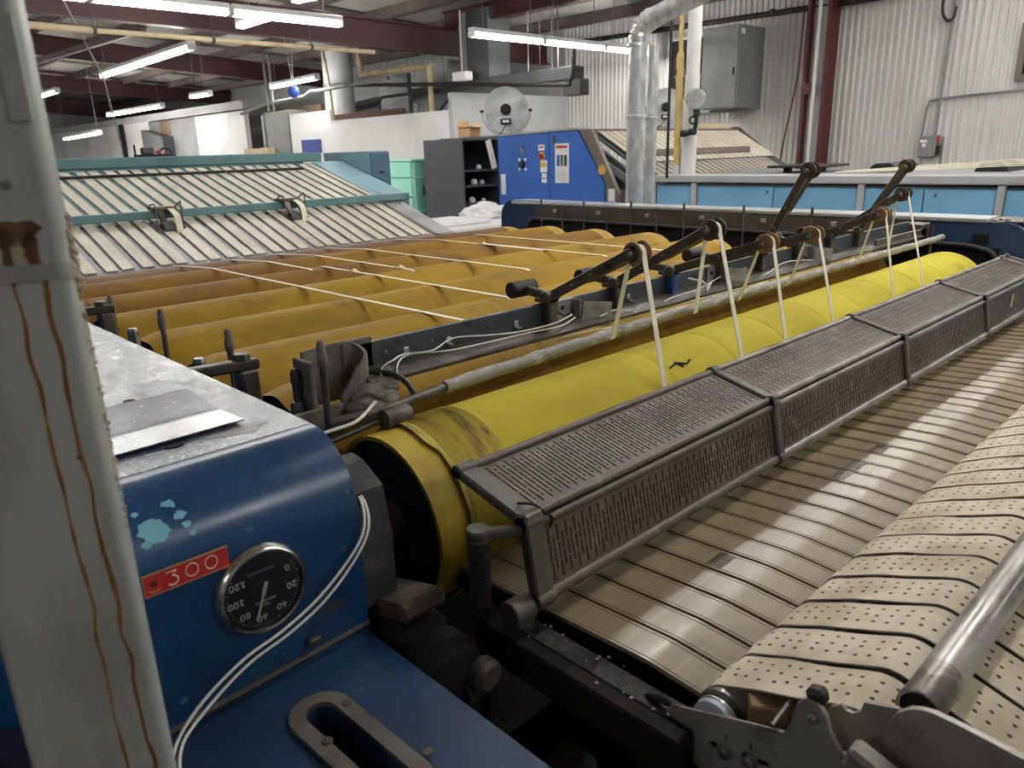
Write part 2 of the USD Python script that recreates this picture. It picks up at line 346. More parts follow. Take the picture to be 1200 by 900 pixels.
# perforated needle-belt: rows of small dark punched holes in woven cream webbing
m_belt = usdkit.material(stage, '/World/Looks/punched_webbing', {
    'uv': ('uvmap', {'attribute': 'st'}), 'mp': ('mapping', {'scale': (1, 1, 1)}),
    'v': ('voronoi_texture', {'dimensions': '2D', 'feature': 'f1', 'scale': 1.0, 'randomness': .32}),
    'r': ('map_range', {'from_min': .13, 'from_max': .16, 'to_min': 0., 'to_max': 1., 'clamp': True}),
    'g': ('geometry', {}), 'gm': ('mapping', {'scale': (14, 14, 14)}), 'n': ('noise_texture', {'scale': 1., 'detail': 4}),
    'nr': ('map_range', {'from_min': .42, 'from_max': .66, 'to_min': 0., 'to_max': 1., 'clamp': True}),
    'c': ('mix', {'color1': lin((220, 209, 190)), 'color2': lin((188, 173, 150))}),
    'sx': ('separate_xyz', {}), 'md': ('math', {'math_type': 'floored_modulo', 'value2': 16.}), 'lo': ('math', {'math_type': 'greater_than', 'value2': .42}), 'hi': ('math', {'math_type': 'less_than', 'value2': 3.74}),
    'iv': ('math', {'math_type': 'subtract', 'value1': 1.}), 'm1': ('math', {'math_type': 'multiply'}), 'm2': ('math', {'math_type': 'multiply'}), 'iv2': ('math', {'math_type': 'subtract', 'value1': 1.}),
    'h': ('mix', {'color1': lin((58, 46, 36))}), 'p': ('principled_bsdf', {'roughness': .75}),
    'gm2': ('mapping', {'scale': (240, 240, 240)}), 'n2': ('noise_texture', {'scale': 1., 'detail': 2}), 'b': ('bump', {'strength': .6, 'distance': .0008})},
    [('uv.UV', 'mp.vector'), ('mp.vector', 'v.vector'), ('v.distance', 'r.value'), ('g.position', 'gm.vector'), ('gm.vector', 'n.vector'), ('n.fac', 'nr.value'), ('nr.result', 'c.fac'),
     ('uv.UV', 'sx.vector'), ('sx.x', 'md.value1'), ('md.value', 'lo.value1'), ('md.value', 'hi.value1'), ('r.result', 'iv.value2'), ('iv.value', 'm1.value1'), ('lo.value', 'm1.value2'), ('m1.value', 'm2.value1'), ('hi.value', 'm2.value2'), ('m2.value', 'iv2.value2'), ('iv2.value', 'h.fac'), ('c.color', 'h.color2'), ('h.color', 'p.base_color'), ('g.position', 'gm2.vector'), ('gm2.vector', 'n2.vector'), ('n2.fac', 'b.height'), ('b.normal', 'p.normal')], surface='p.BSDF')
# ------------------------------------------------------------------ the hall
XW, YC, XP, YE = 13.0, 11.7, 9.75, 40.0
roof = lambda x: 4.25 - .06 * (x - 10)
struct('floor', M().box(-6, XW, -9, YE, -.2, 0), m_floor)
# ribbed steel cladding of the right-hand wall: every rib is real relief
def ribs(y0, y1, x, pitch, d, z0, z1):
    p = [(y0, 0)]
    y = y0
    while y < y1:
        p += [(y + pitch * .12, 0), (y + pitch * .26, d), (y + pitch * .54, d), (y + pitch * .68, 0)]
        y += pitch
    p.append((y1 + pitch, 0))
    P = np.array(p); n = len(P)
    V = np.vstack([np.c_[x - P[:, 1], P[:, 0], np.full(n, z0)], np.c_[x - P[:, 1], P[:, 0], np.full(n, z1)]])
    F = [(i, i + 1, n + i + 1, n + i) for i in range(n - 1)]
    return V, np.array(F)[:, ::-1]
w = M(); w.add(*ribs(-9, YC, XW, .105, .022, 0, 4.2)); w.box(XW + .002, XW + .15, -9, YC + .1, 0, 4.2)
struct('wall_right', w, m_rib)
struct('wall_far', M().box(XW, XW + .15, YC + .1, YE, 0, 4.2), m_wgr)
struct('wall_end', M().box(-6, XW + .15, YE, YE + .15, 0, 5.4), m_wht)
struct('wall_left', M().box(-6.15, -6, -9, YE, 0, 5.4), m_wgr)
struct('wall_back', M().box(-6, XW, -9.15, -9, 0, 5.4), m_wgr)
w = M(); z = [roof(-6), roof(XW + .15)]
w.add([(-6.15, -9.15, z[0]), (XW + .15, -9.15, z[1]), (XW + .15, YE + .15, z[1]), (-6.15, YE + .15, z[0]), (-6.15, -9.15, z[0] + .1), (XW + .15, -9.15, z[1] + .1), (XW + .15, YE + .15, z[1] + .1), (-6.15, YE + .15, z[0] + .1)],
      [(3, 2, 1, 0), (4, 5, 6, 7), (0, 1, 5, 4), (1, 2, 6, 5), (2, 3, 7, 6), (3, 0, 4, 7)])
struct('ceiling', w, m_roof)
# partitions
struct('wall_partition', M().box(XP, XW - .025, YC, YC + .12, 0, 2.70), m_wgr)
w = M().box(XP, XP + .12, YC + .12, 16.1, 0, 2.36).box(XP - .02, XP + .14, YC + .12, 16.1, 2.36, 2.39)
struct('wall_partition', w, m_wht)
w = M().box(XP, XP + .12, 16.1, 18.0, 0, 2.63); struct('wall_partition', w, m_wht)
w = M().box(XP + .9, XP + 1.0, 18.0, 20.45, 0, 2.9); struct('wall_partition', w, m_brown)
w = M().box(XP, XP + .12, 20.45, 23.75, 0, 2.86).box(XP - .03, XP, 20.42, 20.5, 0, 2.86); struct('wall_partition', w, m_wht)
w = M().box(XP, XP + .12, 23.75, 25.7, 0, 2.86); struct('wall_partition', w, m_mgrey)
w = M().box(XP, XP + .12, 25.7, 26.6, 0, 2.86); struct('door_1', w, m_brown)
w = M().box(XP, XP + .12, 26.6, 27.6, 0, 2.86); struct('wall_partition', w, m_mgrey)
w = M().box(XP, XP + .12, 27.6, YE, 0, 2.9).box(XP - .02, XP, 30.2, 30.26, 0, 2.9).box(XP - .02, XP, 34.2, 34.26, 0, 2.9); struct('wall_partition', w, m_wht)
struct('wall_header', M().box(XP - .02, XP + .14, 20.45, YE, 2.9, 3.12), m_wgr)
# roof frames: I-sections
def ibeam(mm, p, q, depth, wid, tf=.03, tw=.02):
    p, q = V3(*p), V3(*q); up = V3(0, 0, 1)
    d = (q - p) / np.linalg.norm(q - p); a = np.cross(up, d); a /= np.linalg.norm(a); b = np.cross(d, a); L = np.linalg.norm(q - p)
    for o, h, ww in ((depth / 2 - tf / 2, tf, wid), (-depth / 2 + tf / 2, tf, wid), (0, depth - 2 * tf, tw)):
        mm.obox((p + q) / 2 + b * o, np.array([d, a, b]), (L / 2, ww / 2, h / 2))
    return mm
for y, zb, dp in ((12.2, 3.42, .46), (20, 3.60, .43), (28, 3.68, .42), (33.5, 3.4, .4), (37.2, 3.62, .4)):
    sl = -.015 if y < 13 else -.06
    w = M(); ibeam(w, (-5.9, y, zb + dp / 2 - sl * 15.9), (XW - .1, y, zb + dp / 2 + sl * (XW - 10.1)), dp, .2)
    struct('roof_beam', w, m_maroon)
w = M(); ibeam(w, (-5.9, 6.0, 5.0), (XW - .1, 6.0, 3.92), .36, .2); struct('roof_beam', w, m_maroon)
w = M(); ibeam(w, (10.0, -8.9, 4.0), (10.0, 12.1, 4.0), .3, .16); struct('roof_beam', w, m_maroon)
for i in range(13):
    x = -5.2 + 1.45 * i
    w = M().box(x - .035, x + .035, -8.95, YE - .02, roof(x) - .2, roof(x) - .005).box(x - .035, x + .07, -8.95, YE - .02, roof(x) - .21, roof(x) - .19)
    struct('roof_purlin', w, m_purlin)
# ribbon seams of the liner: battens every bay
for i in range(9):
    y = 13.8 + 2.9 * i
    w = M(); w.bar((-5.9, y, roof(-5.9) - .03), (XW - .05, y, roof(XW - .05) - .03), .3, .03); struct('roof_batten', w, m_purlin)

# ------------------------------------------------------------------ lamps: twin-tube fluorescent battens
def batten(t, p, q, hang=None):
    p, q = V3(*p), V3(*q); d = (q - p) / np.linalg.norm(q - p); a = np.cross(Z, d)
    w = M(); w.bar(p + Z * .075, q + Z * .075, .13, .07, c=.01)
    part(t, 'channel', w, m_fix, label='white sheet-metal channel')
    for s in (-1, 1):
        part(t, 'tube', M().cyl(p + a * s * .045 + d * .03, q + a * s * .045 - d * .03, .019, 10), m_tube)
    for e, sg in ((p, 1), (q, -1)):
        w = M(); w.obox(e + d * sg * .015 + Z * .01, np.array([d, a, Z]), (.016, .068, .035), .006); part(t, 'lamp_holder', w, m_fix)
    if hang:
        for e in (p + d * .25, q - d * .25):
            c = e + Z * .11
            part(t, 'hanger', M().cyl(c, (c[0], c[1], roof(c[0]) - .004), .006, 6), m_mgrey)

L1 = [1.38 + 1.545 * k for k in range(3)]
labs = ['lit twin-tube batten at the upper left edge beside the near duct', 'lit twin-tube batten in the middle of the left ceiling row', 'lit twin-tube batten at the right end of the left ceiling row']
g0 = 'fluorescent battens in the row across the hall'
f0 = thing('fluorescent_batten', labs[0], 'ceiling light', (L1[0], 9.4, 3.26), g0)
batten(f0, (L1[0], 9.4, 3.26), (L1[0] + 1.52, 9.4, 3.26), True)
for k in (1, 2): copy(f0, (L1[k], 9.4, 3.26), 0, labs[k], 'ceiling light', g0)
labs = ['lit twin-tube batten above the drum fan, left end of its row', 'second lit batten from the left above the blue control cabinet', 'third lit batten, hanging left of the silver vent pipe', 'lit batten whose end hides behind the silver vent pipe']
f1 = thing('fluorescent_batten', labs[0], 'ceiling light', (6.5, 9.15, 3.26), g0)
batten(f1, (6.5, 9.15, 3.26), (8.02, 9.15, 3.26), True)
for k in (1, 2, 3): copy(f1, (6.5 + 1.545 * k, 9.15, 3.26), 0, labs[k], 'ceiling light', g0)
# first row inferred from the apron stripe; remaining unseen battens added to brighten
for y, z, x in [(2.8, 4.0, 3.2 + 1.545 * k) for k in range(6)] + [(-.4, 3.9, 7.0), (-.4, 3.9, 8.6), (-.4, 3.9, 10.2), (-4, 3.9, 8.5), (-4, 3.9, 10.1), (-2.6, 3.26, 1.4), (.1, 3.26, -4.2), (.3, 3.26, 1.7), (.3, 3.26, 3.25), (6.0, 4.2, .4), (6.0, 4.2, 2.0)]:
    t = thing('fluorescent_batten', 'unseen twin-tube batten overhead, of the inferred row and added fill rows', 'ceiling light', (x, y, z), 'battens overhead out of the picture')
    batten(t, (x, y, z), (x + 1.52, y, z), True)
for x, y in ((-.6, 13.5), (-.6, 16.5), (.2, 19.5), (.6, 23), (1.0, 27), (1.2, 31), (1.6, 34.2), (1.8, 37.4)):  # more unseen battens, added to brighten the far left end
    copy(f0, (x, y, 3.3), 90, 'unseen twin-tube batten overhead, of the inferred row and added fill rows', 'ceiling light', 'battens overhead out of the picture')

for lab, p, q in (('long lit batten slanting below the maroon roof beam, upper left', (5.23, 12.45, 3.26), (5.38, 17.3, 3.26)),
                  ('lit batten hanging beside the blue ball near the cylindrical tank', (9.34, 15.8, 3.26), (9.53, 18.3, 3.26)),
                  ('lit batten below the second maroon beam, centre left', (8.16, 21.85, 3.01), (8.21, 26.5, 3.01)),
                  ('lowest and farthest lit batten, just above the delivery table', (7.2, 24.24, 2.416), (7.68, 29.6, 2.416)),
                  ('small lit lamp hanging over the white partition panels', (8.13, 19.8, 3.10), (8.18, 18.8, 3.10)),
                  ('lit batten half hidden by the near duct, left edge', (5.9, 24.6, 3.36), (5.87, 22.5, 3.36)),
                  ('short lit batten showing just under the near ceiling row', (5.39, 11.1, 3.40), (5.39, 10.2, 3.40)),
                  ('lit batten cut off by the top edge of the picture', (5.85, 10.3, 3.66), (6.05, 9.3, 3.66))):
    t = thing('fluorescent_batten', lab, 'ceiling light', p); batten(t, p, q, True)

# ------------------------------------------------------------------ right wall: column, pipes, boxes
t = thing('steel_column', 'dark red I-section column standing against the ribbed wall', 'column', (XW, 6, 0), kind='structure')
w = M(); w.box(12.62, 12.94, 6.14, 6.2, 0, 4.0).box(12.62, 12.94, 5.8, 5.86, 0, 4.0); part(t, 'flange', w, m_redcol, False)
part(t, 'web', M().box(12.76, 12.8, 5.86, 6.14, 0, 4.0), m_wgr, False)
part(t, 'collar', M().box(12.6, 12.64, 5.98, 6.2, 2.35, 2.52, .004), m_redcol)
single('white_conduit', 'thin white pipe running up the middle of the dark red column', 'pipe', M().tube([(12.58, 5.98, .0), (12.58, 5.98, 1.5), (12.58, 5.97, 3.85)], .03), m_wpipe)
single('red_hose', 'thin red hose leaning on the left flange of the red column', 'hose', M().spline([(12.57, 6.48, .9), (12.57, 6.42, 1.6), (12.58, 6.27, 2.6), (12.58, 6.23, 3.6)], .014), m_redcol)
t = thing('black_pipe', 'long black pipe crossing the ribbed wall above the grey cabinet', 'pipe', (12.8, 8, 3.6))
part(t, 'pipe', M().tube([(12.8, 11.4, 3.72), (12.8, 4.6, 3.66)], .045, 10), m_soot)
for y in (10.6, 8.6, 6.9, 5.2):
    part(t, 'clamp', M().lathe((12.8, y - .03, 3.70), Y, [(0, .052), (.06, .052)], 10).box(12.79, 12.97, y - .01, y + .01, 3.69, 3.72), m_dgrey)
t = thing('wall_cabinet', 'tall grey electrical cabinet mounted high on the ribbed wall', 'cabinet', (12.6, 7.4, 2.2))
part(t, 'body', M().box(12.15, 12.97, 7.10, 7.80, 2.20, 3.50, .01), mat('cabinet_grey', (122, 124, 124), .45))
dr = part(t, 'door', M().box(12.13, 12.15, 7.12, 7.79, 2.22, 3.48, .005), m_mgrey)
part(dr, 'handle', M().box(12.11, 12.13, 7.16, 7.19, 2.72, 2.84, .004), m_soot)
part(t, 'label_plate', M().box(12.2, 12.3, 7.094, 7.10, 3.36, 3.44), m_wht, label='small white sticker')
part(t, 'conduit', M().tube([(12.4, 7.0, 2.16), (12.4, 8.6, 2.16)], .03), m_mgrey)
t = thing('exhaust_fan', 'dark square exhaust fan opening beside the grey wall cabinet', 'fan', (XW, 8.6, 2.9))
part(t, 'shaft', M().box(12.9, 12.96, 8.05, 8.95, 2.25, 3.48), m_black, False)
w = M()
for a, b in (((8.0, 2.2), (8.05, 3.53)), ((8.95, 2.2), (9.0, 3.53)), ((8.05, 2.2), (8.95, 2.25)), ((8.05, 3.48), (8.95, 3.53))): w.box(12.84, 12.97, a[0], b[0], a[1], b[1])
part(t, 'frame', w, m_wgr, False)
for k in range(6):
    a = k * math.pi / 3; c = V3(12.885, 8.5 + .22 * math.cos(a), 2.86 + .22 * math.sin(a))
    part(t, 'blade', M().obox(c, np.array([X * .8 + .6 * V3(0, -math.sin(a), math.cos(a)), V3(0, math.cos(a), math.sin(a)), np.cross(X * .8 + .6 * V3(0, -math.sin(a), math.cos(a)), V3(0, math.cos(a), math.sin(a)))]), (.045, .16, .004)), m_dgrey, False)
part(t, 'hub', M().cyl((12.84, 8.5, 2.86), (12.9, 8.5, 2.86), .07), m_dgrey)
t = thing('safety_switch', 'small grey safety switch box with red lever on the ribbed wall', 'switch box', (12.9, 4.22, 1.5))
part(t, 'body', M().box(12.84, 12.97, 4.12, 4.36, 1.33, 1.64, .01), m_mgrey)
part(t, 'cover', M().box(12.825, 12.84, 4.15, 4.36, 1.345, 1.63, .005), m_mgrey)
part(t, 'sticker', M().box(12.822, 12.826, 4.24, 4.34, 1.55, 1.59).lathe((12.823, 4.28, 1.51), X, [(0, .03), (.003, .03)], 10), m_wht)
part(t, 'lever', M().box(12.86, 12.89, 4.085, 4.12, 1.54, 1.65, .008), m_red2, label='red switch lever')
part(t, 'side_gear', M().box(12.85, 12.93, 4.08, 4.12, 1.36, 1.50, .004), m_soot)
t = thing('conduit_run', 'pair of grey conduits climbing the wall from the safety switch', 'conduit', (12.9, 4.2, 1.7))
part(t, 'pipe', M().tube([(12.93, 4.17, 1.64), (12.93, 4.15, 2.6), (12.93, 4.1, 4.1)], .022), m_mgrey)
part(t, 'pipe', M().spline([(12.93, 4.36, 1.64), (12.93, 4.34, 2.0), (12.93, 4.31, 2.1), (12.93, 4.2, 2.16), (12.93, 3.2, 2.21), (12.93, 2.4, 2.22)], .018), m_mgrey)
part(t, 'cable_loop', M().spline([(12.9, 4.22, 3.9), (12.88, 4.28, 3.45), (12.88, 4.22, 3.25), (12.88, 4.12, 3.25), (12.9, 4.1, 3.4)], .02), m_soot)
part(t, 'pipe', M().tube([(12.94, 4.05, 1.0), (12.94, 4.05, 1.62)], .018), m_mgrey)
t = thing('window_1', None, None, (XW, 3, 2.6), kind='structure')
part(t, 'opening', M().box(12.93, 12.97, 2.2, 3.16, 2.42, 3.0), m_black, False)
w = M().box(12.9, 12.975, 3.16, 3.24, 2.34, 3.08).box(12.9, 12.975, 2.2, 3.16, 2.34, 2.42).box(12.9, 12.975, 2.2, 3.16, 3.0, 3.08); part(t, 'frame', w, m_taupe, False)

# ------------------------------------------------------------------ vent pipes, post and steam gauge
t = thing('vent_pipe', 'large silver vent pipe bending over at the top', 'pipe', (4.4, 3.33, .9))
pts = crv([(4.4, 3.33, .95), (4.4, 3.33, 1.4), (4.4, 3.33, 2.0), (4.4, 3.32, 2.28)], 3)
part(t, 'pipe', M().tube(pts, .063, 24), m_vent)
def arc(c, u, v, r, a0, a1, n): return [c + r * (math.cos(a) * u + math.sin(a) * v) for a in np.linspace(a0, a1, n)]
uu = V3(.25, -.97, 0)
el = arc(V3(4.4, 3.32, 2.28) + uu * .13, -uu, Z, .13, 0, math.pi / 2 * .86, 7)
for k in range(6): part(t, 'elbow_gore', M().tube([el[k], el[k + 1]], [.069 + .004 * (k % 2), .069 - .003 * (k % 2)], 24), m_vent)
tail = el[-1] + (el[-1] - el[-2]) / np.linalg.norm(el[-1] - el[-2]) * np.array([[.001], [.12], [.6]]); part(t, 'pipe', M().tube(tail, .064, 24), m_vent)
for zz in (1.79, 2.24): part(t, 'band', M().lathe((4.4, 3.33, zz), Z, [(0, .064), (.004, .07), (.02, .07), (.024, .064)], 24), m_vent)
t = thing('vent_pipe', 'narrow silver pipe standing close behind the large vent pipe', 'pipe', (4.55, 3.33, .9))
part(t, 'pipe', M().tube([(4.52, 3.29, .95), (4.52, 3.29, 1.5), (4.52, 3.285, 2.25)], .038, 18), m_vent)
part(t, 'band', M().lathe((4.52, 3.29, 1.78), Z, [(0, .039), (.004, .044), (.02, .044), (.024, .039)], 18), m_vent)
single('thin_rod', 'thin dark vertical rod between the vent pipe and white post', 'pipe', M().tube([(5.2, 3.62, 1.36), (5.2, 3.62, 3.2)], .011), m_soot)
t = thing('white_post', 'white vertical steam pipe with yellow foam along one side', 'pipe', (5.7, 3.74, 1.2))
part(t, 'pipe', M().cyl((5.7, 3.76, 1.15), (5.7, 3.745, 2.16), .062, 20), m_wpipe)
part(t, 'pipe', M().cyl((5.7, 3.745, 2.16), (5.7, 3.72, 4.2), .056, 20), m_wpipe)
fp = [(5.68 + .004 * rng.uniform(-1, 1), 3.855 + .005 * rng.uniform(-1, 1), 1.45 + .03 * i) for i in range(56)]
part(t, 'foam_strip', M().tube(fp, [.030 if p[2] < 2.33 else .018 for p in fp], 8), m_yfoam, label='torn yellow pipe foam')
part(t, 'sleeve', M().cyl((5.68, 3.855, 1.15), (5.68, 3.855, 1.45), .034, 12), m_wpipe)
t = thing('pressure_gauge', 'round white steam pressure gauge on black pipe fittings', 'gauge', (5.6, 3.62, 1.7))
part(t, 'pipe_fitting', M().spline([(5.66, 3.72, 1.70), (5.58, 3.72, 1.70), (5.58, 3.65, 1.705), (5.58, 3.62, 1.75), (5.58, 3.615, 1.86)], .017, 8), m_soot)
part(t, 'pipe_elbow', M().lathe((5.58, 3.75, 1.70), Y, [(-.04, .028), (.0, .028)], 10).lathe((5.58, 3.65, 1.71), Y, [(-.03, .026), (.03, .026)], 10).lathe((5.58, 3.615, 1.83), Z, [(0, .026), (.05, .026)], 10), m_soot)
part(t, 'siphon_loop', M().tube(arc(V3(5.565, 3.64, 1.80), Y, Z, .028, 0, 6.28, 14), .008), m_soot)
g = V3(5.56, 3.615, 1.96); gd = V3(-.86, -.5, .08); gd /= np.linalg.norm(gd)
cs = part(t, 'case', M().lathe(g, gd, [(-.05, .05), (-.04, .078), (0, .082), (.008, .078), (.008, .069)], 28), m_zinc)
part(cs, 'dial', M().lathe(g, gd, [(0, .069), (.003, .069)], 28), m_wht)
gu = np.cross(Z, gd); gu /= np.linalg.norm(gu); gv = np.cross(gd, gu)
w = M()
for k in range(11):
    a = math.radians(225 - 27 * k); dd = math.cos(a) * gu + math.sin(a) * gv; w.bar(g + gd * .004 + dd * .05, g + gd * .004 + dd * .062, .003, .001, gd)
part(cs, 'scale_mark', w, m_black, False)
part(cs, 'needle', M().bar(g + gd * .006 - gv * .015, g + gd * .006 + .8 * gv * .05 + gu * .02, .004, .001, gd), m_black, False)

# ------------------------------------------------------------------ sky-blue machine behind the far housing
t = thing('folding_machine', 'long low machine with sky-blue panels in grey frames', 'machine', (5.5, 2, 0))
part(t, 'body', M().box(5.52, 7.2, -3.2, 3.94, .1, 1.30, .01), m_wgr)
part(t, 'top_rail', M().box(5.46, 5.62, -3.2, 3.96, 1.315, 1.375, .008), m_wgr)
part(t, 'table_top', M().box(5.62, 7.2, -3.2, 3.94, 1.30, 1.36, .008), m_mgrey)
ys = [3.94, 3.585, 3.53, 2.64, 2.60, 1.60, 1.56, .5, .45, -.9, -.95, -2.2, -3.2]
for y0, y1 in ((3.92, 3.58), (3.52, 2.86), (2.852, 2.225), (2.175, 1.80), (1.792, 1.375), (1.325, .08), (.0, -1.4), (-1.5, -3.1)):
    part(t, 'panel', M().box(5.49, 5.515, y1, y0, .55, 1.285, .006), m_lightblue, label='sky-blue panel')
for y in (3.955, 3.55, 2.20, 1.35, .05, -1.45):
    part(t, 'frame_post', M().box(5.47, 5.52, y - .022, y + .022, .1, 1.315, .006), m_wgr)
for y in (2.9, 1.72): part(t, 'latch', M().cyl((5.47, y, 1.24), (5.49, y, 1.255), .006, 10), m_dgrey)
single('dark_tray', 'thin dark tray lying on the sky-blue machine below the red column', 'tray', M().box(6.2, 6.8, 2.85, 3.3, 1.40, 1.42, .008).box(6.4, 6.46, 2.9, 2.95, 1.36, 1.40).box(6.4, 6.46, 3.2, 3.25, 1.36, 1.40), m_soot)
for k in range(4):
    t = single('feed_ribbon', ['cream feed ribbon lying on the sky-blue machine, front strand', 'cream feed ribbon on the sky-blue machine, second strand', 'cream feed ribbon on the sky-blue machine, third strand', 'cream feed ribbon on the sky-blue machine, rear strand'][k], 'ribbon',
               M().ribbon(crv([(5.75 + .075 * k, 2.5, 1.385), (5.8 + .08 * k, 1.9, 1.40 + .008 * k), (5.8 + .085 * k, .9, 1.44 + .012 * k), (5.8 + .09 * k, -.6, 1.47 + .014 * k)]), .06, .006, X), m_cream, group='cream ribbons on the sky-blue machine')
for k, y in enumerate((2.42, 1.66)):
    single('guide_hood', ['left dark rounded hood on the sky-blue machine table', 'right dark rounded hood on the sky-blue machine table'][k], 'hood',
           M().poly(Polygon([(-.11, 0), (-.09, .045), (-.05, .065), (.05, .065), (.09, .045), (.11, 0)]), (6.4, y, 1.36), Y, Z, .5), m_soot, group='dark hoods on the sky-blue machine')

# ------------------------------------------------------------------ second ironer: control cabinet and delivery slats
t = thing('control_cabinet', 'bright blue control cabinet with slanted side and warning stickers', 'cabinet', (6, 5.6, 0))
prof = Polygon([(6.45, .5), (6.45, 1.765), (5.25, 1.79), (4.90, 1.28), (4.88, .5)])
part(t, 'body', M().poly(prof, (6.02, 0, 0), Y, Z, .06), m_farblue, False)
fr = Polygon([(5.25, 1.79), (5.09, 1.79), (4.74, 1.18), (4.74, .5), (4.88, .5), (4.90, 1.28)])
part(t, 'side_frame', M().poly(fr, (6.0, 0, 0), Y, Z, .05), m_taupe, False, label='grey-brown slanted side frame')
d1 = Polygon([(6.44, .52), (6.44, 1.755), (5.66, 1.772), (5.66, .52)]); d2 = Polygon([(5.65, .52), (5.65, 1.772), (5.262, 1.78), (4.915, 1.275), (4.895, .52)])
part(t, 'door', M().poly(d1, (6.0, 0, 0), Y, Z, .02), m_ctrl, False); part(t, 'door', M().poly(d2, (6.0, 0, 0), Y, Z, .02), m_ctrl, False)
part(t, 'top_edge', M().bar((6.05, 6.45, 1.775), (6.05, 5.25, 1.80), .10, .02), m_farrim, False)
def card(nm, y0, y1, z0, z1, mt, x=5.994, lab=None, par=None): return part(par or t, nm, M().box(x, x + .006, y0, y1, z0, z1), mt, False, lab)
nt = card('notice', 5.38, 5.57, 1.27, 1.665, m_wht, lab='white printed notice with red heading')
card('notice_print', 5.40, 5.55, 1.618, 1.643, m_red2, 5.991, par=nt); card('notice_print', 5.505, 5.545, 1.44, 1.55, m_ctrl, 5.991, par=nt)
card('notice_print', 5.46, 5.49, 1.44, 1.55, m_dgrey, 5.991, par=nt); card('notice_print', 5.405, 5.445, 1.44, 1.55, m_dgrey, 5.991, par=nt)
for k in range(5): card('notice_print', 5.42, 5.54, 1.30 + .022 * k, 1.306 + .022 * k, m_wgr, 5.991, par=nt)
card('sticker', 5.72, 5.81, 1.60, 1.66, m_wht); card('sticker_print', 5.74, 5.79, 1.625, 1.64, m_red2, 5.991)
card('tag', 5.69, 5.785, 1.38, 1.50, m_wht); card('tag', 5.70, 5.78, 1.43, 1.48, m_yel2, 5.991)
card('tag', 5.70, 5.765, 1.27, 1.37, m_wht); card('sticker_print', 5.715, 5.75, 1.31, 1.325, m_red2, 5.991)
part(t, 'isolator', M().lathe((6.0, 5.765, 1.54), -X, [(0, .032), (.006, .032), (.008, .026), (.02, .02)], 16).box(5.96, 5.985, 5.757, 5.773, 1.515, 1.565, .003), m_red2, label='red rotary isolator on yellow plate')
part(t, 'isolator_plate', M().lathe((6.0, 5.765, 1.545), -X, [(0, .042), (.003, .042)], 16), m_yel2)
part(t, 'socket', M().lathe((6.0, 6.06, 1.46), -X, [(0, .04), (.02, .038), (.03, .03)], 14), m_soot)
for dy in (-.045, .045):
    for dz in (-.05, .05): part(t, 'bolt', M().lathe((6.0, 6.06 + dy, 1.46 + dz), -X, [(0, .018), (.008, .012)], 8), m_wht)
part(t, 'key_switch', M().lathe((6.0, 6.06, 1.60), -X, [(0, .03), (.012, .025)], 12).box(5.98, 6.0, 6.05, 6.07, 1.62, 1.66), m_bolt)
card('nameplate', 6.33, 6.40, 1.14, 1.36, m_wpipe)
part(t, 'vent_slot', M().box(5.994, 6.0, 5.57, 5.61, 1.66, 1.74), m_dgrey, False)
part(t, 'side_sticker', M().lathe((6.0, 4.945, 1.40), -X, [(0, .05), (.004, .05)], 14), mat('amber_sticker', (206, 160, 74), .5), label='round yellow warning sticker')
card('side_label', 4.78, 4.86, 1.06, 1.22, m_wht); card('side_label', 4.79, 4.85, 1.06, 1.10, m_red2, 5.991)
part(t, 'drive_disc', M().cyl((6.06, 4.76, 1.05), (6.1, 4.76, 1.05), .16, 24), m_taupe)
m_lowslat = mat('grey_cream_slat', (168, 160, 150), .5)
t = thing('slat_conveyor', 'distant delivery table of white slats between grey-brown beams', 'conveyor', (7.5, 5, 0))
def slope2(y): return 1.14 + (y - 4.25) * .58
for k in range(26):
    x = 6.46 + .108 * k
    part(t, 'slat', M().bar((x, 5.34, slope2(5.34)), (x, 4.8, slope2(4.8)), .085, .012, c=.003), m_exit, False)
for k in range(22):
    x = 6.46 + .115 * k
    part(t, 'lower_slat', M().bar((x, 4.78, slope2(4.78) - .004), (x, 4.1, slope2(4.1) + .06), .078, .012, c=.003), m_lowslat, False)
part(t, 'underbed', M().bar((7.8, 5.34, slope2(5.34) - .04), (7.8, 4.1, slope2(4.1) - .04), 2.9, .02), m_dgrey, False)
part(t, 'cross_beam', M().box(6.38, 9.2, 5.34, 5.44, 1.74, 1.80, .006), m_taupe)
part(t, 'cross_beam', M().box(6.42, 8.7, 4.86, 4.92, 1.515, 1.58, .006), m_taupe)
part(t, 'end_plate', M().poly(Polygon([(5.45, 1.82), (5.32, 1.82), (4.5, 1.22), (4.5, 1.05), (5.45, 1.05)]), (9.2, 0, 0), Y, Z, .03), m_taupe, False)
part(t, 'end_panel', M().box(8.1, 9.2, 5.44, 5.46, 1.45, 1.86, .004), m_cpipe)
part(t, 'frame', M().box(6.4, 9.2, 4.05, 5.4, 0, 1.02, .01), m_dgrey)
part(t, 'side_frame', M().poly(Polygon([(5.40, 1.70), (5.25, 1.70), (4.66, 1.34), (4.15, 1.02), (4.15, .2), (5.40, .2)]), (6.14, 0, 0), Y, Z, .05), m_dgrey, False)
part(t, 'side_link', M().bar((6.12, 5.0, 1.45), (6.12, 4.5, 1.18), .02, .07), m_mgrey)
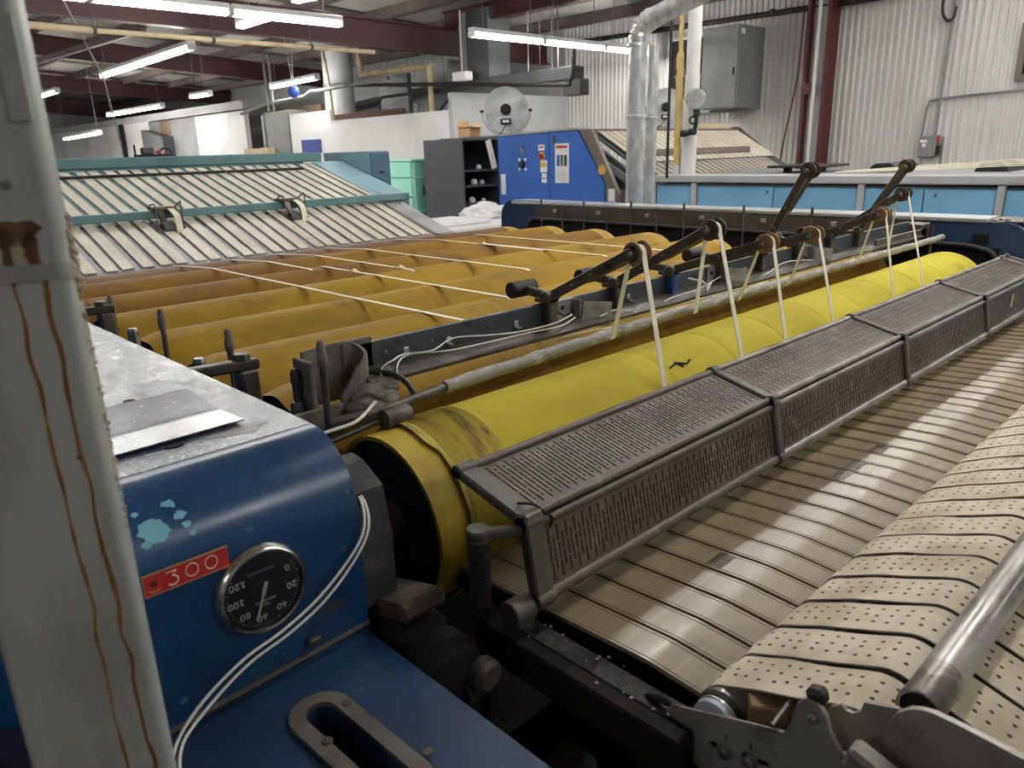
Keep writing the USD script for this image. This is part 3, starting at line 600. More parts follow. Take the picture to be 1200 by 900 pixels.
# ------------------------------------------------------------------ shelving, lockers and fans at mid distance
t = thing('shelf_unit', 'charcoal metal shelving with open bays beside the blue cabinet', 'shelf', (7.35, 8.7, 0))
part(t, 'side_panel', M().box(7.0, 7.03, 8.24, 9.1, 0, 1.785, .004), m_charc); part(t, 'side_panel', M().box(7.69, 7.72, 8.24, 9.1, 0, 1.785, .004), m_charc)
part(t, 'back_panel', M().box(7.03, 7.69, 9.07, 9.1, 0, 1.785), m_charc); part(t, 'top_panel', M().box(7.03, 7.69, 8.24, 9.07, 1.76, 1.785), m_charc)
for z in (1.37, 1.16, .91, .68, .4): part(t, 'shelf_board', M().box(7.03, 7.69, 8.25, 9.07, z - .03, z, .004), m_charc)
single('leaning_board', 'white framed board leaning in the top bay of the charcoal shelf', 'board', M().obox((7.52, 8.22, 1.57), np.array([V3(.96, 0, .28), Y, V3(-.28, 0, .96)]), (.05, .012, .2), .004), m_wht)
for k, (x, z, s) in enumerate(((7.35, 1.16, .05), (7.5, 1.16, .04), (7.3, .91, .05), (7.52, .91, .035), (7.45, 1.37, .04))):
    single('small_carton', ['white rag bundle on the second charcoal shelf, left', 'white rag bundle on the second charcoal shelf, right', 'white jar on the third charcoal shelf, left', 'white jar on the third charcoal shelf, right', 'pale bundle on the top charcoal shelf'][k], 'bundle',
           M().lathe((x, 8.42, z), Z, [(0, s * .8), (s * .4, s), (s * 1.2, s * .9), (s * 1.6, s * .5)], 10), m_wht)
t = thing('tall_cabinet', 'dark grey cabinet behind the charcoal shelf carrying the drum fan', 'cabinet', (8.2, 9, 0))
part(t, 'body', M().box(7.8, 8.6, 7.3, 9.7, 0, 1.78, .02), m_charc); part(t, 'rolled_top', M().lathe((8.2, 9.72, 1.78), -Y, [(0, .02), (.02, .06), (2.4, .06), (2.44, .02)], 12).box(7.78, 8.62, 7.28, 9.72, 1.76, 1.82, .012), m_charc)
t = thing('open_carton', 'small open cardboard carton on the dark grey cabinet', 'carton', (8.3, 9.55, 1.82))
w = M().box(8.2, 8.42, 9.44, 9.46, 1.84, 1.99).box(8.2, 8.42, 9.70, 9.72, 1.84, 1.99).box(8.2, 8.22, 9.46, 9.70, 1.84, 1.99).box(8.4, 8.42, 9.46, 9.70, 1.84, 1.99).box(8.2, 8.42, 9.44, 9.72, 1.825, 1.84)
part(t, 'body', w, m_card, False)
part(t, 'flap', M().obox((8.31, 9.40, 2.0), np.array([X, V3(0, .9, .4), V3(0, -.4, .9)]), (.1, .05, .004)), m_card, False); part(t, 'flap', M().obox((8.18, 9.58, 2.03), np.array([V3(.4, 0, .9), Y, V3(.9, 0, -.4)]), (.05, .12, .004)), m_card, False)

def drum_fan(name, label, c, d, r, base_z):
    c = V3(*c); d = V3(*d); d /= np.linalg.norm(d); u = np.cross(Z, d); u /= np.linalg.norm(u); v = np.cross(d, u)
    t = thing(name, label, 'fan', (c[0], c[1], base_z))
    part(t, 'rim', M().lathe(c - d * .07, d, [(0, r * .985), (0, r), (.14, r), (.14, r * .985), (0, r * .985)], 40, False), m_wgr)
    for s in (-1, 1):
        w = M()
        for k in range(5): w.tube([c + d * s * (.075 + .012 * (1 - k / 5)) + (u * math.cos(a) + v * math.sin(a)) * r * (.28 + .17 * k) for a in np.linspace(0, 2 * np.pi, 33)], .004, 5)
        for k in range(60):
            a = k * math.pi / 30; e = u * math.cos(a) + v * math.sin(a)
            w.tube([c + d * s * .088 + e * r * .2, c + d * s * .07 + e * r * .99], .007, 4)
        part(t, 'grille', w, m_fix, kind='stuff')
    for k in range(4):
        a = k * math.pi / 2 + .3; e = u * math.cos(a) + v * math.sin(a); n = np.cross(d, e)
        part(t, 'blade', M().obox(c + e * r * .52, np.array([e, n * .85 + d * .5, d * .85 - n * .5]), (r * .4, r * .22, .004), .002), m_wgr)
    part(t, 'motor', M().lathe(c + d * .06, d, [(0, r * .22), (.05, r * .24), (.10, r * .23), (.13, r * .14)], 20), m_soot)
    part(t, 'switch_box', M().obox(c + d * .11 - v * r * .5, np.array([u, v, d]), (r * .24, r * .12, .03), .01), m_soot)
    part(t, 'switch_plate', M().obox(c + d * .143 - v * r * .5, np.array([u, v, d]), (r * .15, r * .06, .003)), m_wht)
    yk = [c + (u * math.cos(a) + v * math.sin(a)) * r * 1.09 for a in np.linspace(math.pi, 2 * math.pi, 22)]
    part(t, 'yoke', M().tube(yk, .012, 6), m_wgr)
    for s in (-1, 1): part(t, 'pivot_knob', M().cyl(c + u * s * r * .98, c + u * s * r * 1.16, .02, 10), m_soot)
    lo = c - v * r * 1.09
    part(t, 'stand', M().cyl((lo[0], lo[1], base_z + .01), lo, .016, 8).lathe((lo[0], lo[1], base_z), Z, [(0, r * .35), (.015, r * .35), (.02, r * .1)], 18), m_dgrey)
    part(t, 'cord', M().spline([c + d * .12 - v * r * .6, c + d * .16 - v * r * .9 - u * .05, c + d * .14 - v * r * 1.1 - u * .12], .006), m_soot)
drum_fan('drum_fan', 'big white drum fan seen from behind on the dark cabinet', (8.0, 8.39, 2.165), (-.72, -.69, .1), .325, 1.82)
drum_fan('drum_fan', 'second drum fan half hidden between silver pipe and yellow foam', (9.5, 6.67, 2.13), (-.8, -.6, .05), .26, 0)

t = thing('mint_locker', 'mint green metal locker beside the pale blue end cabinet', 'locker', (7.35, 9.7, 0))
part(t, 'body', M().box(7.01, 7.7, 9.41, 10.0, 0, 1.50, .01), m_mint); part(t, 'top_lip', M().box(6.98, 7.72, 9.385, 10.02, 1.495, 1.535, .01), m_mint)
for i, (a, b) in enumerate(((1.27, 1.49), (.78, 1.255), (.3, .765))):
    part(t, 'door', M().box(7.03, 7.69, 9.39, 9.41, a, b, .006), m_mint); part(t, 'side_panel', M().box(6.99, 7.01, 9.43, 9.99, a, b, .006), m_mint)
for z in (1.26, .77): part(t, 'ledge', M().box(7.02, 7.7, 9.37, 9.41, z - .008, z + .012, .004), m_mint)
part(t, 'handle', M().box(7.17, 7.19, 9.37, 9.39, 1.0, 1.14, .004), m_black); part(t, 'label_plate', M().box(7.3, 7.4, 9.385, 9.391, 1.2, 1.24), m_wht, label='small white label')
part(t, 'handle', M().box(7.6, 7.62, 9.37, 9.39, 1.0, 1.14, .004), m_mint)

t = thing('work_table', 'pale work table behind the rolls, heaped with white linen', 'table', (4.9, 5.7, 0))
part(t, 'tabletop', M().box(3.9, 5.85, 5.25, 6.3, .91, .95, .008), m_wpipe); part(t, 'apron', M().box(3.95, 5.8, 5.28, 5.31, .62, .91), m_cpipe); part(t, 'apron', M().box(3.95, 3.98, 5.31, 6.25, .62, .91), m_palebl)
for x in (4.0, 5.76):
    for y in (5.35, 6.22): part(t, 'leg', M().box(x - .03, x + .03, y - .03, y + .03, 0, .91, .004), m_mgrey)
def heap(name, label, c, rx, ry, h, seed):
    s = trimesh.creation.icosphere(4); v = s.vertices.copy()
    n = meshkit.fbm(v * 2.3 + seed, 4, seed) - .5
    v *= (1 + .9 * n)[:, None]; v[:, 2] = np.maximum(v[:, 2], -.12)
    w = M(); w.add(np.array(c) + v * V3(rx, ry, h) + Z * .12 * h, s.faces); return single(name, label, 'linen', w, m_wht, smooth=60)
heap('linen_heap', 'crumpled white linen on the pale work table, by the shelf', (5.4, 6.0, .955), .34, .2, .12, 3)
heap('linen_heap', 'crumpled white linen on the pale work table, by the blue cabinet', (5.6, 5.6, .955), .22, .2, .12, 9)
single('folded_sheet', 'flat folded white sheet on the pale work table', 'linen', M().box(4.2, 5.0, 5.5, 6.1, .952, .985, .012), m_wht)

# ------------------------------------------------------------------ delivery table behind the rolls
t = thing('delivery_table', 'sloping delivery table of cream slats between teal beams', 'conveyor', (1.7, 4, 0))
zl = lambda y: 1.16 + .33 * (y - 3.47) if y < 3.95 else 1.318 + .27 * (y - 3.95)
for k in range(30):
    x = .52 + .0765 * k
    w = M(); hw = .0252; off = .006 * math.sin(k * 2.4)
    pts = [(x + off, 3.48, zl(3.48)), (x + off * .5, 3.94, zl(3.94)), (x, 4.30, zl(4.30) - .002), (x - off, 4.84, zl(4.84))]
    part(t, 'slat', M().ribbon(pts, hw * 2, .006, X), m_exit, False)
part(t, 'underbed', M().ribbon([(1.62, 3.46, zl(3.46) - .012), (1.62, 3.95, zl(3.95) - .012)], 2.3, .01, X), m_exitlo, False)
part(t, 'underbed', M().ribbon([(1.62, 3.96, zl(3.96) - .012), (1.62, 4.86, zl(4.86) - .012)], 2.3, .01, X), m_teal, False)
part(t, 'cross_beam', M().box(.45, 2.89, 3.925, 3.97, 1.333, 1.372, .004), m_teal)
part(t, 'cross_beam', M().box(.45, 2.84, 4.85, 4.93, 1.572, 1.632, .006).box(.45, 2.7, 4.86, 4.9, 1.53, 1.572), m_teal)
part(t, 'cross_rod', M().cyl((.45, 4.69, zl(4.69) + .014), (2.6, 4.69, zl(4.69) + .014), .008, 8), m_soot)
for k in range(28):
    x = .56 + .0765 * k
    if k in (11, 20): continue
    part(t, 'slot_tab', M().box(x - .018, x + .018, 3.972, 3.99, 1.345, 1.362), m_black, False)
part(t, 'side_plate', M().poly(Polygon([(3.42, 1.10), (3.95, 1.335), (4.2, 1.39), (4.2, 1.2), (3.42, .9)]), (2.80, 0, 0), Y, Z, .008), m_sheet, False)
part(t, 'side_skirt', M().ribbon([(2.78, 3.46, zl(3.46) + .004), (2.78, 3.95, zl(3.95) + .004), (2.78, 4.0, zl(4.0) + .004)], .12, .006, X), m_sheet, False)
part(t, 'side_skirt', M().ribbon([(2.87, 4.02, zl(4.02) - .002), (2.87, 4.84, zl(4.84) + .01)], .24, .006, X), m_palebl, False)
part(t, 'beam_bracket', M().box(2.83, 2.89, 3.93, 3.965, 1.235, 1.335, .003).obox((2.82, 3.95, 1.28), np.array([V3(.6, 0, .8), Y, V3(-.8, 0, .6)]), (.05, .006, .008)), m_teal)
part(t, 'leg_frame', M().box(.5, 2.84, 3.55, 4.9, 0, 1.0, .01), m_dgrey)
part(t, 'rear_panel', M().box(.45, 2.84, 4.94, 4.98, 0, 1.56, .006), m_teal)
for k, x in enumerate((1.388, 2.063)):
    c = thing('belt_clamp', ['grimy roller clamp on the teal beam, nearer the duct', 'grimy roller clamp on the teal beam, nearer the pale blue cabinet'][k], 'clamp', (x, 3.92, 1.3))
    part(c, 'bracket', M().box(x - .05, x + .05, 3.90, 3.99, 1.374, 1.39, .003), m_iron)
    part(c, 'arm', M().bar((x - .02, 3.92, 1.385), (x - .02, 3.83, 1.27), .012, .03, X, .002), m_iron)
    part(c, 'arm', M().bar((x + .05, 3.92, 1.385), (x + .05, 3.83, 1.27), .012, .03, X, .002), m_iron)
    part(c, 'roller', M().lathe((x - .045, 3.85, 1.285), X, [(0, .03), (.004, .036), (.056, .036), (.06, .03)], 16), m_dgrey)
    part(c, 'strap', M().ribbon(crv([(x + .028, 3.90, 1.38), (x + .028, 3.83, 1.35), (x + .028, 3.812, 1.30), (x + .028, 3.815, 1.25)], 5), .03, .004, X), m_cream, label='cream strap')
    part(c, 'wire_clip', M().spline([(x - .06, 3.93, 1.38), (x - .062, 3.91, 1.40), (x - .05, 3.88, 1.402), (x - .055, 3.86, 1.36), (x - .06, 3.84, 1.27)], .0035), m_iron)
    part(c, 'wire_clip', M().spline([(x + .06, 3.94, 1.38), (x + .08, 3.91, 1.408), (x + .07, 3.87, 1.405), (x + .065, 3.85, 1.3), (x + .085, 3.82, 1.25)], .0035), m_iron)
    part(c, 'wing_nut', M().box(x + .055, x + .09, 3.80, 3.83, 1.245, 1.262, .003), m_soot)
t = thing('end_cabinet', 'pale blue end cabinet at the right of the delivery table', 'cabinet', (3.05, 4.8, 0))
part(t, 'body', M().box(3.0, 3.156, 4.5, 5.1, 0, 1.63, .004), m_palebl); part(t, 'side_cover', M().box(3.004, 3.156, 4.492, 4.502, .2, 1.62, .002), mat('slate_blue_side', (76, 104, 128), .45))
part(t, 'keyhole', M().cyl((3.08, 4.492, 1.49), (3.08, 4.486, 1.49), .008, 8), m_soot); part(t, 'keyhole', M().cyl((3.10, 4.492, 1.49), (3.10, 4.486, 1.49), .005, 8), m_soot)
part(t, 'screen_edge', M().box(2.60, 2.66, 4.86, 4.9, 1.5, 1.57, .01), m_soot)
t = thing('counter_device', 'small dark counter device standing on the teal top beam', 'device', (1.72, 4.9, 1.63))
part(t, 'base', M().box(1.62, 1.84, 4.87, 4.91, 1.632, 1.645, .003), m_soot); part(t, 'body', M().box(1.66, 1.73, 4.87, 4.91, 1.645, 1.685, .006), m_dgrey); part(t, 'post', M().cyl((1.625, 4.89, 1.64), (1.625, 4.89, 1.70), .006, 8), m_soot)
part(t, 'knob', M().box(1.75, 1.77, 4.87, 4.91, 1.645, 1.67, .004), m_red2); part(t, 'cable', M().tube(arc(V3(1.80, 4.89, 1.645), X, Z, .035, 0, math.pi, 10), .006), m_soot)

# ------------------------------------------------------------------ overhead clutter of the far left
t = thing('round_duct', 'thick grey round duct standing behind the white partition', 'duct', (10.3, 16, 2.4))
part(t, 'body', M().cyl((10.6, 17.0, 2.0), (10.6, 16.95, 4.1), .36, 28), m_wgr); part(t, 'band', M().lathe((10.6, 16.97, 3.2), Z, [(0, .36), (.01, .375), (.06, .375), (.07, .36)], 28), m_mgrey)
single('cream_riser', 'slim cream pipe standing in front of the grey round duct', 'pipe', M().tube([(9.65, 15.8, 2.39), (9.66, 15.85, 3.0), (9.66, 16.0, 3.9)], .035), m_cpipe)
t = thing('cream_pipe', 'cream pipe with an elbow dropping onto the white partition', 'pipe', (9.8, 13.4, 2.5))
part(t, 'pipe', M().spline([(9.85, 14.9, 3.95), (9.85, 14.85, 3.35), (9.85, 14.7, 3.28), (9.85, 12.6, 3.23), (9.85, 12.46, 3.15), (9.85, 12.46, 2.39)], .055, 12), m_cpipe)
for y in (14.2, 13.4): part(t, 'joint', M().lathe((9.85, y, 3.265), Y, [(-.06, .06), (-.05, .075), (.05, .075), (.06, .06)], 14), m_cpipe)
t = thing('cream_pipe', 'long cream pipe hung across the hall under the first maroon beam', 'pipe', (5, 12, 3.4))
part(t, 'pipe', M().tube([(1.2, 11.6, 3.30), (3.6, 11.6, 3.28)], .045, 10), m_cpipe); part(t, 'pipe', M().tube([(3.6, 11.6, 3.28), (8.0, 11.6, 3.28)], .035, 10), m_cpipe)
for x in (1.9, 3.6, 5.2, 6.8): part(t, 'hanger', M().cyl((x, 11.6, 3.3), (x, 11.6, roof(x) - .2), .008, 6).lathe((x - .02, 11.6, 3.28), X, [(0, .055), (.04, .055)], 10), m_dgrey)
t = thing('rectangular_duct', 'dark grey rectangular duct dropping behind the lit battens', 'duct', (9.75, 11, 3))
part(t, 'trunk', M().box(9.86, 10.4, 10.75, 11.35, 2.85, 4.05, .01), m_dgrey); part(t, 'trunk', M().box(9.9, 10.2, 11.35, 11.6, 2.95, 4.05, .01), m_mgrey)
part(t, 'branch', M().box(9.86, 10.15, 8.75, 10.75, 2.70, 2.90, .01), m_dgrey); part(t, 'outlet', M().box(9.9, 10.12, 8.62, 9.0, 2.45, 2.70, .01), m_dgrey)
part(t, 'hanger', M().cyl((10.0, 9.2, 2.90), (10.0, 9.2, 4.24), .01, 6), m_mgrey); part(t, 'hanger', M().cyl((10.0, 9.9, 2.90), (10.0, 9.9, 4.24), .01, 6), m_mgrey)
single('lamp_box', 'small white box lamp hanging before the dark grey duct', 'lamp', M().box(9.6, 9.78, 11.1, 11.5, 2.86, 3.02, .02).cyl((9.69, 11.3, 3.02), (9.69, 11.3, 4.05), .008, 6), m_wht)
single('black_pipe', 'black pipe running level above the white partitions', 'pipe', M().spline([(9.7, 15.3, 3.09), (9.7, 12.0, 2.86), (9.7, 9.0, 2.62), (9.72, 8.72, 2.64), (9.72, 8.62, 2.8), (9.72, 8.6, 3.12)], .035), m_soot)
single('slanted_duct', 'long pale slanted duct seen above the white partition', 'duct', M().bar((12.2, 20.5, 3.1), (12.0, 14.2, 3.4), .5, .46, c=.02).cyl((12.15, 18.5, 3.2), (12.15, 18.5, 4.11), .015, 6).cyl((12.05, 15.5, 3.3), (12.05, 15.5, 4.12), .015, 6), m_wgr)
single('black_pipe', 'thin black pipe bracket above the white partition', 'pipe', M().tube([(9.9, 14.3, 2.37), (9.9, 14.3, 2.7), (9.9, 14.2, 2.78), (9.9, 12.3, 2.78)], .03), m_soot)
single('diagonal_strut', 'dark diagonal strut leaning on the white partition end', 'strut', M().bar((9.9, 12.35, 2.40), (9.9, 11.9, 2.70), .06, .08), m_dgrey)
single('pipe_vent', 'short grey elbow vent on top of the white partition', 'vent', M().spline([(9.82, 12.9, 2.38), (9.82, 12.9, 2.5), (9.82, 12.84, 2.58)], .05), m_mgrey)
single('rust_sheet', 'rust brown sheet lying on the white partition beside the round duct', 'sheet', M().box(9.84, 9.9, 13.4, 16.3, 2.385, 2.52, .004), mat('rust_brown', (84, 56, 48), .7))
single('grey_partition', 'dark grey upright panel behind the cream riser pipe', 'panel', M().box(10.6, 10.7, 14.2, 15.3, 0, 3.3), m_dgrey)
t = thing('cable_tray', 'thin bent grey conduit tray hung on two poles', 'tray', (9.6, 18, 2.9))
part(t, 'tray', M().tube([(9.6, 20.3, 2.76), (9.6, 18.9, 2.92), (9.6, 16.9, 2.97), (9.6, 16.6, 3.06), (9.6, 16.3, 3.05), (9.6, 13.5, 3.08)], .04, 8), m_mgrey)
for y in (18.72, 18.45): part(t, 'pole', M().cyl((9.6, y, 2.75), (9.6, y, 4.1), .035, 8), m_mgrey)
t = thing('blue_ball', 'translucent blue ball hanging on two strings below a lit batten', 'ball', (9.5, 17.2, 3.0))
part(t, 'ball', M().tri(trimesh.creation.icosphere(3, .13).apply_translation((9.15, 16.57, 3.03))), mat('blue_plastic', (62, 92, 190), .3))
for dy in (-.05, .06): part(t, 'string', M().tube([(9.15, 16.57, 3.15), (9.15, 16.57 + dy * 3, 4.28)], .008, 5), m_wgr)
t = thing('grey_locker', 'mid-grey tall locker standing in the partition recess', 'locker', (10, 18.8, 0))
part(t, 'body', M().box(9.8, 10.3, 18.1, 19.4, 0, 2.75, .01), m_mgrey); part(t, 'door', M().box(9.78, 9.8, 18.15, 19.35, .1, 2.7, .006), m_mgrey); part(t, 'vent_pipe', M().cyl((9.9, 19.7, 1.8), (9.9, 19.7, 2.7), .05), m_wgr)
single('cream_box', 'low cream carton in the recess beside the grey locker', 'carton', M().box(9.55, 9.75, 18.9, 20.3, 1.7, 1.87, .01).box(9.6, 9.7, 19.0, 20.2, 0, 1.7), m_cpipe)
single('blue_notice', 'blue rectangular panel on the white partition above the teal beam', 'panel', M().box(9.72, 9.75, 16.6, 17.5, 1.70, 2.01, .006), mat('panel_blue', (54, 66, 140), .5))
single('grey_hopper', 'dark grey tapered hopper mounted high on the white partition', 'hopper', M().poly(Polygon([(25.6, 2.35), (27.4, 2.62), (27.4, 2.0), (25.6, 1.75)]), (9.4, 0, 0), Y, Z, .33), m_dgrey, smooth=False)
single('black_post', 'thin black post in front of the far white partition', 'post', M().box(9.62, 9.70, 30.0, 30.25, 0, 2.9), m_black, smooth=False)
single('ceiling_cable', 'thin grey cable slanting down from the ceiling on the far left', 'cable', M().tube([(2.95, 10.9, 3.9), (4.2, 13.5, 2.9), (4.9, 15.4, 1.9), (5.0, 15.8, .5)], .012, 6), m_mgrey)
single('conduit_bar', 'grey angle bar slanting below the roof at upper left', 'bar', M().bar((4.1, 20.5, 3.5), (4.6, 12.6, 3.5), .09, .09), m_purlin)
for k in range(16):
    y = 9.9 + .42 * k
    if k in (3, 9): continue
    single('hanger_rod', 'thin hanging rod above the partitions, one of many alike', 'rod', M().cyl((10.6 + .13 * (k % 3), y, 3.0 + .1 * (k % 4)), (10.6 + .13 * (k % 3), y, 4.2), .008, 5), m_mgrey, group='hanger rods above the partitions')
single('tie_rod', 'thin brown pipe hanging over the silver vent pipe', 'pipe', M().tube([(9.0, 7.5, 4.0), (9.4, 6.2, 4.0)], .03), m_cpipe)
# ------------------------------------------------------------------ the ironer: two end housings
XI, XO = .42, 3.36                       # inner faces of the near and far end housings
HT = 1.287
t = thing('end_housing', 'navy blue near end housing with speed dial and red 300 plate', 'machine housing', (.2, 2, 0))
prof = [(3.7, .1), (3.7, HT)] + [(.80 - .086 * math.sin(a), HT - .09 + .09 * math.cos(a)) for a in np.linspace(0, math.pi / 2, 10)] + [(.714, 1.05), (.72, .1)]
top = [p for p in prof if p[1] > 1.2]
part(t, 'body', M().poly(Polygon(prof), (-.25, 0, 0), Y, Z, XI + .25), m_blue, 20)
# worn sheet covering the top, a hair proud of the body
wt = M().ribbon([(.085, 3.69, HT + .0006), (.085, 2.2, HT + .0006), (.085, 1.0, HT + .0006), (.085, .83, HT + .0006), (.085, .805, HT - .0002)], .668, .0016, X)
part(t, 'top_sheet', wt, m_bluetop, label='worn dusty grey-blue top sheet')
lid = [(.232, 1.03, HT + .0105), (.231, 1.0, HT + .0086), (.228, .965, HT + .0062), (.224, .934, HT + .0042), (.222, .926, HT + .0040), (.220, .918, HT + .0042), (.214, .890, HT + .0055), (.206, .852, HT + .0074)]
L = []
V = []
for i, p in enumerate(lid):
    for s, x in ((0, p[0] - .20), (1, .362 - .0 * i)):
        V.append((x, p[1] + (.012 if s else 0), p[2])); V.append((x, p[1] + (.012 if s else 0), p[2] - .0016))
F = []
for i in range(len(lid) - 1):
    a, b = 4 * i, 4 * i + 4
    F += [(a, b, b + 2, a + 2), (a + 1, a + 3, b + 3, b + 1), (a, a + 1, b + 1, b), (a + 2, b + 2, b + 3, a + 3)]
F += [(0, 2, 3, 1), (4 * len(lid) - 4, 4 * len(lid) - 3, 4 * len(lid) - 1, 4 * len(lid) - 2)]
part(t, 'lid_plate', M().add(V, F), m_plate, 40, label='loose bent grey lid plate')
part(t, 'finger_notch', M().poly(shapely.affinity.scale(Point(.272, .852).buffer(.011, 12), 1.0, .6), (0, 0, HT + .0016), X, Y, .0012), m_black)
part(t, 'finger_hole', M().poly(Point(.295, 1.074).buffer(.008, 10), (0, 0, HT + .001), X, Y, .0008), m_black)
part(t, 'oil_stain', M().poly(Polygon([(.345 + .036 * math.cos(a) * (1 + .3 * math.sin(3 * a)), .845 + .014 * math.sin(a) * (1 + .3 * math.cos(5 * a))) for a in np.linspace(0, 6.2, 30)]), (0, 0, HT + .0012), X, Y, .0006), mat('tan_stain', (118, 112, 112), .4))
# lower step cover with its slotted frame
step = M().poly(sbox(.13, -.05, XI, .722).difference(LineString([(.300, .625), (.314, .20)]).buffer(.0165, 12)), (0, 0, 1.0), X, Y, .032)
part(t, 'step_cover', step, m_bluestep, 30, label='lower blue step cover')
part(t, 'step_apron', M().box(.131, XI - .001, -.048, .72, .12, .93), m_bluestep, False)
sl = LineString([(.300, .625), (.314, .20)]); fr = sl.buffer(.0335, 16).difference(sl.buffer(.0165, 16))
part(t, 'slot_frame', M().poly(fr, (0, 0, 1.032), X, Y, .006), m_slot, 30, label='grey cast frame round the long slot')
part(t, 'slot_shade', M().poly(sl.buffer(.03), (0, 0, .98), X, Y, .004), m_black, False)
for x, y in ((.327, .618), (.283, .585), (.345, .50), (.300, .44)):
    part(t, 'slot_screw', M().lathe((x, y, 1.038), Z, [(0, .006), (.0015, .0052)], 12).box(x - .0008, x + .0008, y - .0045, y + .0045, 1.0392, 1.0398), m_iron)
part(t, 'seam_lip', M().tube([(.14, .717, 1.034), (.25, .714, 1.041), (.33, .714, 1.044), (.42, .716, 1.046)], .005, 6), m_grease, label='rusty seam between front and step')
part(t, 'latch_tab', M().box(.335, .352, .706, .714, 1.058, 1.066, .002), m_grease)
for i, (x, z, s) in enumerate(((.200, 1.2525, .017), (.192, 1.243, .006), (.2225, 1.268, .0065), (.228, 1.258, .006), (.2325, 1.249, .0055), (.2345, 1.240, .0035), (.190, 1.268, .004))):
    a = np.linspace(0, 2 * math.pi, 60)[:-1]
    rr = [s * (.25 + 1.35 * meshkit.fbm(np.array([math.cos(q) * 1.9, math.sin(q) * 1.9, i * 3.1 + .7]), 4)) for q in a]
    pg = Polygon([(x + r_ * math.cos(q), z + r_ * .75 * math.sin(q)) for r_, q in zip(rr, a)])
    yy = .7134 + (.06 if False else 0)
    yf = .714 if z < 1.197 else .80 - .086 * math.sqrt(max(0, 1 - ((z - (HT - .09)) / .09) ** 2))
    nz = 0 if z < 1.197 else (z - 1.197) / .09
    nrm = V3(0, -math.sqrt(1 - nz * nz), nz); uy = np.cross(nrm, X)
    part(t, 'paint_chip', M().poly(shapely.affinity.translate(pg, -x, -z), V3(x, yf, z) + nrm * .0004, X, uy, .0005), m_chip, False, label='bare pale blue paint chip')
# red 300 plate
YF = .7135
np_ = part(t, 'nameplate', M().box(.177, .261, YF - .0022, YF, 1.1965, 1.2185, .0006), m_red, label='red plate engraved 300')
ux, uz = X, Z
NP = lambda px, pz: (px, YF - .0022, pz)
w = M()
for cx in (.2235, .2432): w.tube([NP(cx + .0062 * math.cos(a), 1.2078 + .0070 * math.sin(a)) for a in np.linspace(0, 2 * math.pi, 26)], .0007, 5)
w.tube([NP(.1985, 1.2142), NP(.2088, 1.2146)], .0007, 5); w.tube([NP(.2088, 1.2146), NP(.2040, 1.2095)], .0007, 5)
w.tube([NP(.2040 + .0052 * math.cos(a), 1.2045 + .0050 * math.sin(a)) for a in np.linspace(1.55, -2.6, 18)], .0007, 5)
part(np_, 'lettering', w, m_ink)
w = M().tube([NP(.1865 + .006 * math.cos(a), 1.2045 + .005 * math.sin(a)) for a in np.linspace(3.6, 5.9, 12)], .0006, 5); part(np_, 'plate_emblem', w, m_gold)
w = M().tube([NP(.183, 1.2135), NP(.190, 1.2135)], .0005, 5).box(.1835, .1895, YF - .0026, YF - .002, 1.2055, 1.2115); part(np_, 'plate_emblem', w, mat('emblem_dark', (110, 40, 36), .5), False)
w = M().box(.1765, .2615, YF - .003, YF, 1.2182, 1.2192).box(.1765, .2615, YF - .003, YF, 1.1958, 1.1966).box(.1762, .1772, YF - .003, YF, 1.196, 1.219)
part(np_, 'plate_border', w, m_gold, False)
# speed dial, mounted upside down
gc = V3(.2915, YF, 1.1545); R = .0505
sd = part(t, 'speed_dial', M().lathe(gc, -Y, [(0, .044), (.006, .044)], 40), m_dial)
part(sd, 'bezel', M().lathe(gc, -Y, [(0, R + .002), (.002, R + .002), (.005, R + .0005), (.0085, R - .001), (.0105, R - .0032), (.0098, R - .0056), (.006, R - .0060)], 56, False), m_chrome)
gy = YF - .0066
w = M()
def dial_xy(ang, r): return gc[0] + r * math.cos(ang), gc[2] + r * math.sin(ang)
# 0 at the upper right, running clockwise through 60 at the bottom to 120 at the upper left
ang = {0: 28, 20: -13, 40: -57, 60: -101, 80: -138, 100: 187, 120: 150}
for n, a in ang.items():
    x, z = dial_xy(math.radians(a), .0325)
    w.text(str(n), .0070, (x, gy, z), -X, -Z, .0003, bold=True)
part(sd, 'numerals', w, m_num, False)
w = M()
for k in range(49):
    a = math.radians(32 - (32 + 215) / 48 * k); x, z = dial_xy(a, .0395); x2, z2 = dial_xy(a, .0395 + (.0025 if k % 4 == 0 else .0012))
    w.bar((x, gy, z), (x2, gy, z2), .0005, .0003, -Y)
part(sd, 'scale_marks', w, m_num, False)
w = M().text('PER MINUTE', .0028, (gc[0], gy, gc[2] - .0125), -X, -Z, .0003).text('FEET', .0028, (gc[0], gy, gc[2] - .0172), -X, -Z, .0003)
part(sd, 'dial_text', w, m_num, False)
w = M()
for k in range(13): w.box(gc[0] - .0145 + .0024 * k - .0008, gc[0] - .0145 + .0024 * k + .0008, gy - .0003, gy, gc[2] + .0225 - .0004 * (k % 3), gc[2] + .0257 - .0003 * (k % 2))
part(sd, 'dial_emblem', w, mat('dial_emblem', (120, 118, 110), .5), False)
a = math.radians(-111)
nd = V3(math.cos(a), 0, math.sin(a)); nc = V3(gc[0], gy - .0009, gc[2])
w = M().bar(nc - nd * .010, nc + nd * .006, .0042, .0008, -Y); w.bar(nc, nc + nd * .034, .0022, .0008, -Y); w.lathe(nc + Y * .0008, -Y, [(0, .003), (.0014, .0026)], 14)
part(sd, 'needle', w, m_num)
part(sd, 'dial_glass', M().lathe(gc - Y * .0084, -Y, [(0, .0448), (.001, .0448)], 36), m_lens)
